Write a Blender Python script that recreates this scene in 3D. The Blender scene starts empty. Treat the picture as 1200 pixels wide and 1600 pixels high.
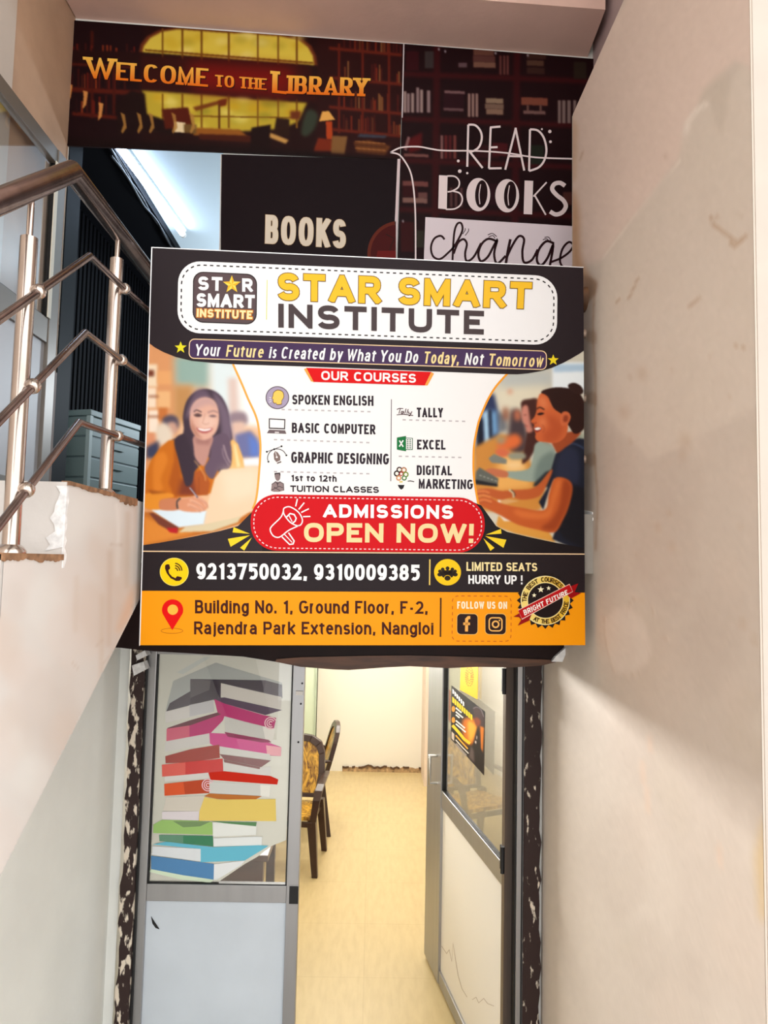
import bpy, math, random
import numpy as np
from mathutils import Vector, Matrix
from mathutils.geometry import tessellate_polygon

random.seed(7)
rng = np.random.default_rng(7)
SC = bpy.context.scene
COL = SC.collection

# ------------------------------------------------------------------ camera
FPX = 1100.0                     # focal length in pixels of the 1200 x 1600 frame
EYE = 2.36                       # eye height above the lower floor
_yaw, _pit, _rol = math.atan(15 / FPX), math.atan(80 / FPX), 0.022
F = np.array([math.sin(_yaw) * math.cos(_pit), math.cos(_yaw) * math.cos(_pit), math.sin(_pit)])
_R0 = np.array([math.cos(_yaw), -math.sin(_yaw), 0.0])
_U0 = np.cross(_R0, F)
R = _R0 * math.cos(_rol) + _U0 * math.sin(_rol)
U = -_R0 * math.sin(_rol) + _U0 * math.cos(_rol)
ORG = np.array([0.0, 0.0, EYE])
cam_data = bpy.data.cameras.new('camera')
cam_data.sensor_fit = 'VERTICAL'
cam_data.sensor_height = 36.0
cam_data.lens = 36.0 * FPX / 1600.0
cam_data.clip_start = 0.02
cam = bpy.data.objects.new('camera', cam_data)
COL.objects.link(cam)
M = Matrix(((R[0], U[0], -F[0], 0), (R[1], U[1], -F[1], 0), (R[2], U[2], -F[2], EYE), (0, 0, 0, 1)))
cam.matrix_world = M
SC.camera = cam

# ------------------------------------------------------------------ light and exposure
SC.view_settings.view_transform = 'Standard'
SC.view_settings.look = 'None'
SC.view_settings.gamma = 1.0
SC.view_settings.exposure = 0.0
SC.view_settings.use_curve_mapping = False
WORLD_STRENGTH = 2.5
w = bpy.data.worlds.new('world')
SC.world = w
w.use_nodes = True
bg = w.node_tree.nodes['Background']
bg.inputs[0].default_value = (1.0, 0.985, 0.97, 1)
bg.inputs[1].default_value = WORLD_STRENGTH


def area_light(name, loc, rot, sx, sy, power, color, spread=180):
    l = bpy.data.lights.new(name, 'AREA')
    l.shape = 'RECTANGLE'
    l.size, l.size_y, l.energy, l.color = sx, sy, power, color
    l.spread = math.radians(spread)
    o = bpy.data.objects.new(name, l)
    o.location = loc
    o.rotation_euler = rot
    COL.objects.link(o)
    return o


# ceiling tubes of the room behind the doors
ROOM_LIGHT = 19
area_light('room_tube_light', (-0.1, 5.1, 2.26), (0, 0, 0), 1.2, 0.5, ROOM_LIGHT * 0.3, (1.0, 0.95, 0.86))
area_light('room_tube_light', (-0.1, 7.0, 2.26), (0, 0, 0), 1.2, 0.5, ROOM_LIGHT * 1.6, (1.0, 0.95, 0.86))
# a wall tube inside the room that shines out through the doorway
DOOR_LIGHT = 60
area_light('wall_tube_light', (-0.6, 6.6, 2.12), (math.radians(-90), 0, math.radians(13)), 1.2, 0.30, DOOR_LIGHT, (1.0, 0.97, 0.92), 70)


# ------------------------------------------------------------------ helpers
def ray(x, y):
    return F + R * (x - 600.0) / FPX - U * (y - 800.0) / FPX


def onX(x, y, X):
    q = ray(x, y)
    return ORG + q * X / q[0]


def onY(x, y, Y):
    q = ray(x, y)
    return ORG + q * Y / q[1]


def onZ(x, y, Z):
    q = ray(x, y)
    return ORG + q * (Z - EYE) / q[2]


def on_plane(x, y, P0, n):
    q = ray(x, y)
    return ORG + q * ((P0 - ORG) @ n) / (q @ n)


def lin(c):
    c = np.asarray(c, float) / 255.0
    return np.where(c <= 0.04045, c / 12.92, ((c + 0.055) / 1.055) ** 2.4)


def tag(o, label, cat, group=None):
    o['label'] = label
    o['category'] = cat
    if group:
        o['group'] = group
    return o


def structure(o):
    o['kind'] = 'structure'
    return o


def empty(name, loc=(0, 0, 0), rz=0.0):
    o = bpy.data.objects.new(name, None)
    o.location = loc
    o.rotation_euler = (0, 0, rz)
    o.empty_display_size = 0.1
    COL.objects.link(o)
    return o


_mats = {}


def mat(name, color, rough=0.6, metal=0.0, noise=0.0, nscale=8.0, bump=0.0, bscale=40.0, spec=0.5, detail=6.0, stretch=(1, 1, 1)):
    if name in _mats:
        return _mats[name]
    m = bpy.data.materials.new(name)
    m.use_nodes = True
    nt = m.node_tree
    b = nt.nodes['Principled BSDF']
    c = lin(color)
    b.inputs['Base Color'].default_value = (*c, 1)
    b.inputs['Roughness'].default_value = rough
    b.inputs['Metallic'].default_value = metal
    b.inputs['Specular IOR Level'].default_value = spec
    if noise or bump:
        tc = nt.nodes.new('ShaderNodeTexCoord')
        mp = nt.nodes.new('ShaderNodeMapping')
        mp.inputs['Scale'].default_value = stretch
        nt.links.new(tc.outputs['Object'], mp.inputs['Vector'])
    if noise:
        n = nt.nodes.new('ShaderNodeTexNoise')
        n.inputs['Scale'].default_value = nscale
        n.inputs['Detail'].default_value = detail
        r = nt.nodes.new('ShaderNodeValToRGB')
        r.color_ramp.elements[0].position = 0.3
        r.color_ramp.elements[1].position = 0.7
        r.color_ramp.elements[0].color = (*(c * (1 - noise)), 1)
        r.color_ramp.elements[1].color = (*np.minimum(c * (1 + noise * 0.6), 0.95), 1)
        nt.links.new(mp.outputs[0], n.inputs['Vector'])
        nt.links.new(n.outputs['Fac'], r.inputs['Fac'])
        nt.links.new(r.outputs['Color'], b.inputs['Base Color'])
    if bump:
        n2 = nt.nodes.new('ShaderNodeTexNoise')
        n2.inputs['Scale'].default_value = bscale
        n2.inputs['Detail'].default_value = 5
        bp = nt.nodes.new('ShaderNodeBump')
        bp.inputs['Strength'].default_value = bump
        bp.inputs['Distance'].default_value = 0.01
        nt.links.new(mp.outputs[0], n2.inputs['Vector'])
        nt.links.new(n2.outputs['Fac'], bp.inputs['Height'])
        nt.links.new(bp.outputs[0], b.inputs['Normal'])
    _mats[name] = m
    return m


def emit_mat(name, color, strength):
    m = bpy.data.materials.new(name)
    m.use_nodes = True
    b = m.node_tree.nodes['Principled BSDF']
    b.inputs['Base Color'].default_value = (0.9, 0.9, 0.9, 1)
    b.inputs['Emission Color'].default_value = (*lin(color), 1)
    b.inputs['Emission Strength'].default_value = strength
    return m


def glass_mat(name, tint=(254, 254, 253), refl=0.5):
    m = bpy.data.materials.new(name)
    m.use_nodes = True
    nt = m.node_tree
    nt.nodes.remove(nt.nodes['Principled BSDF'])
    out = nt.nodes['Material Output']
    t = nt.nodes.new('ShaderNodeBsdfTransparent')
    t.inputs[0].default_value = (*lin(tint), 1)
    g = nt.nodes.new('ShaderNodeBsdfGlossy')
    g.inputs['Roughness'].default_value = 0.02
    fr = nt.nodes.new('ShaderNodeFresnel')
    fr.inputs[0].default_value = 1.5
    mu = nt.nodes.new('ShaderNodeMath')
    mu.operation = 'MULTIPLY'
    mu.inputs[1].default_value = refl * 2
    mx = nt.nodes.new('ShaderNodeMixShader')
    nt.links.new(fr.outputs[0], mu.inputs[0])
    nt.links.new(mu.outputs[0], mx.inputs[0])
    nt.links.new(t.outputs[0], mx.inputs[1])
    nt.links.new(g.outputs[0], mx.inputs[2])
    nt.links.new(mx.outputs[0], out.inputs[0])
    return m


def print_mat(name, rough=0.4, spec=0.4):
    if name in _mats:
        return _mats[name]
    m = bpy.data.materials.new(name)
    m.use_nodes = True
    nt = m.node_tree
    b = nt.nodes['Principled BSDF']
    a = nt.nodes.new('ShaderNodeAttribute')
    a.attribute_name = 'Col'
    nt.links.new(a.outputs['Color'], b.inputs['Base Color'])
    b.inputs['Roughness'].default_value = rough
    b.inputs['Specular IOR Level'].default_value = spec
    _mats[name] = m
    return m


class MB:
    """collects shapes into one mesh"""

    def __init__(self):
        self.v, self.f, self.mi, self.smooth = [], [], [], []

    def add(self, verts, faces, mi=0, smooth=False):
        b = len(self.v)
        self.v += [tuple(map(float, p)) for p in verts]
        for f in faces:
            self.f.append(tuple(b + i for i in f))
            self.mi.append(mi)
            self.smooth.append(smooth)
        return self

    def box(self, a, b, mi=0):
        x0, y0, z0 = np.minimum(a, b)
        x1, y1, z1 = np.maximum(a, b)
        v = [(x0, y0, z0), (x1, y0, z0), (x1, y1, z0), (x0, y1, z0), (x0, y0, z1), (x1, y0, z1), (x1, y1, z1), (x0, y1, z1)]
        return self.hexa(v, mi)

    def hexa(self, v, mi=0):
        return self.add(v, [(3, 2, 1, 0), (4, 5, 6, 7), (0, 1, 5, 4), (1, 2, 6, 5), (2, 3, 7, 6), (3, 0, 4, 7)], mi)

    def prism(self, front, d, mi=0):
        """polygon front (list of 3D points) extruded by vector d"""
        n = len(front)
        front = [np.array(p, float) for p in front]
        back = [p + np.array(d, float) for p in front]
        tris = tessellate_polygon([[Vector(p) for p in front]])
        faces = [tuple(t) for t in tris] + [tuple(n + i for i in reversed(t)) for t in tris]
        faces += [(i, (i + 1) % n, n + (i + 1) % n, n + i) for i in range(n)]
        return self.add(front + back, faces, mi)

    def tube(self, pts, r, seg=14, mi=0, caps=True):
        pts = [np.array(p, float) for p in pts]
        n = len(pts)
        rr = r if hasattr(r, '__len__') else [r] * n
        rings = []
        up = None
        for i in range(n):
            d0 = pts[i] - pts[i - 1] if i > 0 else pts[1] - pts[0]
            d1 = pts[i + 1] - pts[i] if i < n - 1 else d0
            d0 = d0 / (np.linalg.norm(d0) + 1e-9)
            d1 = d1 / (np.linalg.norm(d1) + 1e-9)
            t = d0 + d1
            t = t / (np.linalg.norm(t) + 1e-9)
            if up is None:
                a = np.array([0, 0, 1.0]) if abs(t[2]) < 0.9 else np.array([1.0, 0, 0])
                up = np.cross(np.cross(t, a), t)
            up = up - t * (up @ t)
            up = up / np.linalg.norm(up)
            s = np.cross(t, up)
            k = 1.0 / max(0.5, (t @ d1))
            # stretch the ring along the bend so that the tube keeps its width
            bend = d1 - d0
            bl = np.linalg.norm(bend)
            ring = []
            for j in range(seg):
                a = 2 * math.pi * j / seg
                o = (up * math.cos(a) + s * math.sin(a)) * rr[i]
                if bl > 1e-6:
                    b = bend / bl
                    b = b - t * (b @ t)
                    b = b / (np.linalg.norm(b) + 1e-9)
                    o = o + b * (o @ b) * (k - 1)
                ring.append(pts[i] + o)
            rings.append(ring)
        v = [p for ring in rings for p in ring]
        f = []
        for i in range(n - 1):
            for j in range(seg):
                f.append((i * seg + j, i * seg + (j + 1) % seg, (i + 1) * seg + (j + 1) % seg, (i + 1) * seg + j))
        self.add(v, f, mi, True)
        if caps:
            self.add(rings[0], [tuple(reversed(range(seg)))], mi)
            self.add(rings[-1], [tuple(range(seg))], mi)
        return self

    def lathe(self, c, axis, prof, seg=20, mi=0):
        """prof: (distance along axis, radius)"""
        axis = np.array(axis, float)
        axis /= np.linalg.norm(axis)
        return self.tube([np.array(c) + axis * p[0] for p in prof], [max(p[1], 1e-4) for p in prof], seg, mi)

    def sphere(self, c, r, seg=16, rings=9, mi=0):
        pr = [(-r * math.cos(math.pi * i / rings), r * math.sin(math.pi * i / rings)) for i in range(rings + 1)]
        return self.lathe(c, (0, 0, 1), pr, seg, mi)

    def build(self, name, mats, parent=None, bevel=0.0, loc=None):
        me = bpy.data.meshes.new(name)
        me.from_pydata(self.v, [], self.f)
        if not isinstance(mats, (list, tuple)):
            mats = [mats]
        for m in mats:
            me.materials.append(m)
        me.polygons.foreach_set('material_index', self.mi)
        me.polygons.foreach_set('use_smooth', self.smooth)
        me.update()
        o = bpy.data.objects.new(name, me)
        COL.objects.link(o)
        if parent is not None:
            o.parent = parent
            # shapes are given in world space: undo the parent's place
            o.matrix_parent_inverse = Matrix.LocRotScale(parent.location, parent.rotation_euler, (1, 1, 1)).inverted()
        if bevel:
            b = o.modifiers.new('bevel', 'BEVEL')
            b.width = bevel
            b.segments = 2
            b.limit_method = 'ANGLE'
        return o


# ------------------------------------------------------------------ a small single-line lettering set
def E(cx, cy, rx, ry, a0, a1, n=None, p=2.0):
    n = n or max(4, int(abs(a1 - a0) / 15))
    out = []
    for i in range(n + 1):
        a = math.radians(a0 + (a1 - a0) * i / n)
        c, s = math.cos(a), math.sin(a)
        q = 2.0 / p
        out.append((cx + rx * math.copysign(abs(c) ** q, c), cy + ry * math.copysign(abs(s) ** q, s)))
    return out


P = 2.5
X = 0.74
G = {
    'A': (.95, [[(0, 0), (.5, 1), (1, 0)], [(.2, .3), (.8, .3)]]),
    'B': (.78, [[(0, 0), (0, 1)] + E(.55, .76, .38, .24, 90, -90, p=P) + [(0, .52)], [(0, .52)] + E(.6, .26, .4, .26, 90, -90, p=P) + [(0, 0)]]),
    'C': (.88, [E(.5, .5, .5, .5, 42, 318, p=P)]),
    'D': (.85, [[(0, 0), (0, 1)] + E(.45, .5, .55, .5, 90, -90, p=P) + [(0, 0)]]),
    'E': (.68, [[(1, 1), (0, 1), (0, 0), (1, 0)], [(0, .52), (.9, .52)]]),
    'F': (.66, [[(1, 1), (0, 1), (0, 0)], [(0, .5), (.88, .5)]]),
    'G': (.92, [E(.5, .5, .5, .5, 42, 335, p=P) + [(1, .48), (.55, .48)]]),
    'H': (.84, [[(0, 0), (0, 1)], [(1, 0), (1, 1)], [(0, .5), (1, .5)]]),
    'I': (0, [[(.5, 0), (.5, 1)]]),
    'J': (.6, [[(1, 1)] + E(.5, .3, .5, .3, 0, -170)]),
    'K': (.84, [[(0, 0), (0, 1)], [(1, 1), (.05, .42)], [(.33, .6), (1, 0)]]),
    'L': (.62, [[(0, 1), (0, 0), (1, 0)]]),
    'M': (1.0, [[(0, 0), (0, 1), (.5, .12), (1, 1), (1, 0)]]),
    'N': (.86, [[(0, 0), (0, 1), (1, 0), (1, 1)]]),
    'O': (.95, [E(.5, .5, .5, .5, 0, 360, p=P)]),
    'P': (.78, [[(0, 0), (0, 1)] + E(.58, .72, .42, .28, 90, -90, p=P) + [(0, .44)]]),
    'R': (.8, [[(0, 0), (0, 1)] + E(.56, .73, .42, .27, 90, -90, p=P) + [(0, .46)], [(.5, .46), (1, 0)]]),
    'S': (.78, [E(.5, .745, .46, .255, 15, 265, p=2.3) + E(.5, .255, .5, .255, 85, -165, p=2.3)]),
    'T': (.78, [[(0, 1), (1, 1)], [(.5, 1), (.5, 0)]]),
    'U': (.83, [[(0, 1), (0, .4)] + E(.5, .38, .5, .38, 180, 360, p=P) + [(1, .4), (1, 1)]]),
    'V': (.92, [[(0, 1), (.5, 0), (1, 1)]]),
    'W': (1.3, [[(0, 1), (.26, 0), (.5, .95), (.74, 0), (1, 1)]]),
    'X': (.88, [[(0, 0), (1, 1)], [(0, 1), (1, 0)]]),
    'Y': (.88, [[(0, 1), (.5, .45), (1, 1)], [(.5, .5), (.5, 0)]]),
    'Z': (.78, [[(0, 1), (1, 1), (0, 0), (1, 0)]]),
    '0': (.76, [E(.5, .5, .5, .5, 0, 360, p=P)]),
    '1': (.42, [[(0, .8), (.85, .98), (.85, 0)]]),
    '2': (.74, [E(.5, .7, .47, .3, 165, -35, p=2.2) + [(.02, 0), (1, 0)]]),
    '3': (.76, [E(.48, .75, .44, .25, 160, -80, p=2.2) + [(.35, .51)], [(.35, .51)] + E(.5, .26, .5, .26, 80, -160, p=2.2)]),
    '5': (.76, [[(.92, 1), (.12, 1), (.1, .5)], [(.1, .5)] + E(.45, .33, .55, .33, 112, -130, p=2.2)]),
    '7': (.74, [[(0, 1), (1, 1), (.35, 0)]]),
    '8': (.76, [E(.5, .75, .43, .25, 0, 360, p=2.2), E(.5, .26, .5, .26, 0, 360, p=2.2)]),
    '9': (.76, [E(.5, .66, .5, .34, 0, 360, p=2.2), [(1, .66)] + E(.5, .4, .5, .4, 10, -138, p=2.2)]),
    'a': (.62, [E(.5, .5, .47, .24, 165, 0) + [(.97, 0)], [(.97, .42)] + E(.42, .2, .42, .2, 80, 280) + [(.97, .12)]]),
    'b': (.66, [[(0, 1), (0, 0)], E(.5, X / 2, .5, X / 2, 0, 360)]),
    'c': (.6, [E(.5, X / 2, .5, X / 2, 45, 315)]),
    'd': (.66, [[(1, 1), (1, 0)], E(.5, X / 2, .5, X / 2, 0, 360)]),
    'e': (.64, [[(.02, .4), (.98, .4)] + E(.5, X / 2, .49, X / 2, 8, 318)]),
    'g': (.66, [E(.5, X / 2, .5, X / 2, 0, 360), [(1, X), (1, .02)] + E(.5, -.04, .5, .24, 0, -155)]),
    'h': (.62, [[(0, 0), (0, 1)], [(0, .35)] + E(.5, .42, .5, .32, 170, 0) + [(1, 0)]]),
    'i': (0, [[(.5, 0), (.5, X)], [(.5, .88), (.5, 1.03)]]),
    'j': (.12, [[(1, X), (1, -.1)] + E(-.6, -.1, 1.6, .17, 0, -80), [(1, .88), (1, 1.03)]]),
    'k': (.62, [[(0, 0), (0, 1)], [(1, X), (.05, .28)], [(.35, .42), (1, 0)]]),
    'l': (0, [[(.5, 0), (.5, 1)]]),
    'm': (1.0, [[(0, 0), (0, X)], [(0, .4)] + E(.25, .44, .25, .3, 170, 0) + [(.5, 0)], [(.5, .4)] + E(.75, .44, .25, .3, 170, 0) + [(1, 0)]]),
    'n': (.62, [[(0, 0), (0, X)], [(0, .35)] + E(.5, .42, .5, .32, 170, 0) + [(1, 0)]]),
    'o': (.66, [E(.5, X / 2, .5, X / 2, 0, 360)]),
    'r': (.30, [[(0, 0), (0, X)], [(0, .35)] + E(.75, .38, .75, .36, 165, 75)]),
    's': (.56, [E(.5, .55, .45, .19, 20, 265, p=2.3) + E(.5, .18, .5, .18, 85, -160, p=2.3)]),
    't': (.38, [[(.4, .98), (.4, .2)] + E(.75, .18, .35, .18, 180, 285), [(0, X), (.95, X)]]),
    'u': (.62, [[(0, X), (0, .32)] + E(.5, .3, .5, .3, 180, 350), [(1, X), (1, 0)]]),
    'w': (.95, [[(0, X), (.27, 0), (.5, X), (.73, 0), (1, X)]]),
    'x': (.62, [[(0, 0), (1, X)], [(0, X), (1, 0)]]),
    'y': (.62, [[(0, X), (.5, .02)], [(1, X), (.3, -.28)]]),
    '.': (0, [[(.5, 0), (.5, .16)]]),
    ',': (0.06, [[(1, .16), (.6, -.02), (.0, -.2)]]),
    '!': (0, [[(.5, .36), (.5, 1)], [(.5, 0), (.5, .15)]]),
    '-': (.36, [[(0, .38), (1, .38)]]),
    ' ': (.46, []),
}


def clip_y(poly, lo, hi):
    for sgn, lim in ((1, lo), (-1, -hi)):
        out = []
        for i in range(len(poly)):
            a, b = poly[i - 1], poly[i]
            ia, ib = sgn * a[1] >= lim - 1e-9, sgn * b[1] >= lim - 1e-9
            if ia != ib:
                t = (sgn * lim - a[1]) / (b[1] - a[1])
                out.append((a[0] + t * (b[0] - a[0]), sgn * lim))
            if ib:
                out.append(b)
        poly = out
        if not poly:
            return poly
    return poly


def stroke(pts, t, closed=None, extend=0.0):
    """quads covering a polyline of thickness t (2D), mitred"""
    pts = [np.array(p, float) for p in pts]
    q = [pts[0]]
    for p in pts[1:]:
        if np.linalg.norm(p - q[-1]) > 1e-4:
            q.append(p)
    pts = q
    if len(pts) < 2:
        return []
    if closed is None:
        closed = np.linalg.norm(pts[0] - pts[-1]) < 1e-3 and len(pts) > 3
    if closed:
        pts = pts[:-1] if np.linalg.norm(pts[0] - pts[-1]) < 1e-3 else pts
    n = len(pts)
    if not closed:
        e0, e1 = extend if hasattr(extend, '__len__') else (extend, extend)
        d = pts[0] - pts[1]
        d1_ = pts[-1] - pts[-2]
        pts[0] = pts[0] + d / np.linalg.norm(d) * e0
        pts[-1] = pts[-1] + d1_ / np.linalg.norm(d1_) * e1
    L, Rr = [], []
    for i in range(n):
        if closed:
            d0, d1 = pts[i] - pts[i - 1], pts[(i + 1) % n] - pts[i]
        else:
            d0 = pts[i] - pts[i - 1] if i else pts[1] - pts[0]
            d1 = pts[i + 1] - pts[i] if i < n - 1 else pts[-1] - pts[-2]
        d0, d1 = d0 / np.linalg.norm(d0), d1 / np.linalg.norm(d1)
        n0, n1 = np.array([-d0[1], d0[0]]), np.array([-d1[1], d1[0]])
        m = n0 + n1
        ml = np.linalg.norm(m)
        m = m / ml if ml > 1e-6 else n1
        k = 1.0 / max(0.26, m @ n1)
        L.append(pts[i] + m * t / 2 * k)
        Rr.append(pts[i] - m * t / 2 * k)
    out = []
    for i in range(n if closed else n - 1):
        j = (i + 1) % n
        out.append([tuple(L[i]), tuple(L[j]), tuple(Rr[j]), tuple(Rr[i])])
    return out


def text_polys(s, width, H, t, gap=0.16, slant=0.0, contrast=1.0, serif=False):
    """polygons of a line of lettering, box (0..width, 0..H); t = stroke in units of H"""
    tw = t * H
    units = sum(G[c][0] for c in s)
    fixed = sum(0 if c == ' ' else tw for c in s) + (len(s) - 1) * gap * H
    k = (width - fixed) / (units * H) if units else 1
    if k < 0.25:
        gap *= 0.4
        fixed = sum(0 if c == ' ' else tw for c in s) + (len(s) - 1) * gap * H
        k = max(0.2, (width - fixed) / (units * H))
    x = 0.0
    out = []
    kk = 0
    for ch in s:
        gw, lines = G[ch]
        Wd = gw * k * H
        for ln in lines:
            th = tw / contrast
            pts = [(x + tw / 2 + u * Wd, th / 2 + v * (H - th)) for u, v in ln]
            cz = contrast
            sp = [(a, b * cz) for a, b in pts]
            cap = th / 2
            ends = (ln[0][1], ln[-1][1])
            ext = tuple(tw / 2 if e_ in (0, 1, X) else 0.0 for e_ in ends)
            kk += 1
            polys = stroke(sp, tw, extend=ext)
            for kq_, pl in enumerate(polys):
                pl = [(a, b / cz) for a, b in pl]
                pl = clip_y(pl, -0.45 * H, H * 1.06) if ch in 'gjy,i' else clip_y(pl, 0, H)
                if len(pl) > 2:
                    out.append(([(a + slant * b, b) for a, b in pl], (kk % 4) + .22 * (kq_ % 4)))
            if serif and len(ln) > 1:
                for e, f_ in ((0, 1), (-1, -2)):
                    a, b = pts[e], pts[f_]
                    if ln[e][1] in (0, 1) and abs(a[1] - b[1]) > abs(a[0] - b[0]) * 0.8:
                        y0 = 0 if ln[e][1] == 0 else H - th * 1.1
                        kk += 1
                        out.append(([(a[0] - tw * .95, y0), (a[0] + tw * .95, y0), (a[0] + tw * .95, y0 + th * 1.1), (a[0] - tw * .95, y0 + th * 1.1)], kk % 4))
        x += Wd + (0 if ch == ' ' else tw) + gap * H
    return out


# ------------------------------------------------------------------ raster painter for printed pictures
class Paint:
    def __init__(self, x0, y0, x1, y1, k=2.0, base=(0, 0, 0)):
        self.x0, self.y0, self.k = x0, y0, k
        self.w, self.h = int((x1 - x0) * k) + 1, int((y1 - y0) * k) + 1
        self.a = np.zeros((self.h, self.w, 3))
        self.a[:] = base
        self.tr = lambda p: p

    def crop(self, ox, oy, s):
        self.tr = lambda p: (ox + p[0] / s, oy + p[1] / s)
        return self

    @staticmethod
    def blur1(m, r):
        r = int(r)
        if r < 1:
            return m
        for ax in (0, 1):
            for _ in range(2):
                p = [(0, 0)] * m.ndim
                p[ax] = (r + 1, r)
                c = np.cumsum(np.pad(m, p, mode='edge'), axis=ax)
                n = m.shape[ax]
                hi = np.take(c, range(2 * r + 1, 2 * r + 1 + n), axis=ax)
                lo = np.take(c, range(0, n), axis=ax)
                m = (hi - lo) / (2 * r + 1)
        return m

    def poly(self, pts, col, blur=0.6, alpha=1.0, smooth=False):
        if smooth:
            pts = spline(pts, True)
        q = np.array([self.tr(p) for p in pts], float)
        q = (q - (self.x0, self.y0)) * self.k
        br = blur * self.k
        pad = int(br * 3) + 3
        i0, i1 = max(0, int(q[:, 1].min()) - pad), min(self.h, int(q[:, 1].max()) + pad + 1)
        j0, j1 = max(0, int(q[:, 0].min()) - pad), min(self.w, int(q[:, 0].max()) + pad + 1)
        if i1 <= i0 or j1 <= j0:
            return self
        yy, xx = np.mgrid[i0:i1, j0:j1]
        m = np.zeros(yy.shape, bool)
        n = len(q)
        for a in range(n):
            (xa, ya), (xb, yb) = q[a - 1], q[a]
            if ya == yb:
                continue
            c = ((yy + .5 < ya) != (yy + .5 < yb)) & (xx + .5 < (xb - xa) * (yy + .5 - ya) / (yb - ya) + xa)
            m ^= c
        m = self.blur1(m.astype(float), max(1, round(br)) if blur > 0 else 0) * alpha
        self.a[i0:i1, j0:j1] = self.a[i0:i1, j0:j1] * (1 - m[..., None]) + np.array(col, float) * m[..., None]
        return self

    def ell(self, cx, cy, rx, ry, col, blur=0.6, alpha=1.0, rot=0.0):
        pts = []
        for i in range(28):
            a = 2 * math.pi * i / 28
            x, y = rx * math.cos(a), ry * math.sin(a)
            c, s = math.cos(math.radians(rot)), math.sin(math.radians(rot))
            pts.append((cx + x * c - y * s, cy + x * s + y * c))
        return self.poly(pts, col, blur, alpha)

    def line(self, pts, w_, col, blur=0.4, alpha=1.0, smooth=True):
        if smooth and len(pts) > 2:
            pts = spline(pts, False)
        for qd in stroke(pts, w_, closed=False):
            self.poly(qd, col, blur, alpha)
        return self

    def vgrad(self, c0, c1):
        t = np.linspace(0, 1, self.h)[:, None, None]
        self.a[:] = np.array(c0) * (1 - t) + np.array(c1) * t
        return self

    def blurall(self, r):
        self.a = self.blur1(self.a, round(r * self.k))
        return self

    def grain(self, amp, r=1):
        n = rng.normal(0, 1, self.a.shape[:2])
        n = self.blur1(n, r)
        self.a = np.clip(self.a + (n / (n.std() + 1e-9) * amp)[..., None], 0, 255)
        return self

    def sample(self, px, py):
        x = np.clip((px - self.x0) * self.k, 0, self.w - 1.001)
        y = np.clip((py - self.y0) * self.k, 0, self.h - 1.001)
        i, j = y.astype(int), x.astype(int)
        fy, fx = (y - i)[..., None], (x - j)[..., None]
        a = self.a
        return (a[i, j] * (1 - fx) + a[i, j + 1] * fx) * (1 - fy) + (a[i + 1, j] * (1 - fx) + a[i + 1, j + 1] * fx) * fy


def spline(pts, closed=True, n=5):
    q = [np.array(p, float) for p in pts]
    N = len(q)
    out = []
    for i in range(N if closed else N - 1):
        if closed:
            p0, p1, p2, p3 = q[i - 1], q[i], q[(i + 1) % N], q[(i + 2) % N]
        else:
            p0, p1, p2, p3 = q[max(0, i - 1)], q[i], q[i + 1], q[min(N - 1, i + 2)]
        for k in range(n):
            t = k / n
            out.append(tuple(0.5 * ((2 * p1) + (p2 - p0) * t + (2 * p0 - 5 * p1 + 4 * p2 - p3) * t * t + (3 * p1 - p0 - 3 * p2 + p3) * t ** 3)))
    if not closed:
        out.append(tuple(q[-1]))
    return out


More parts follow.
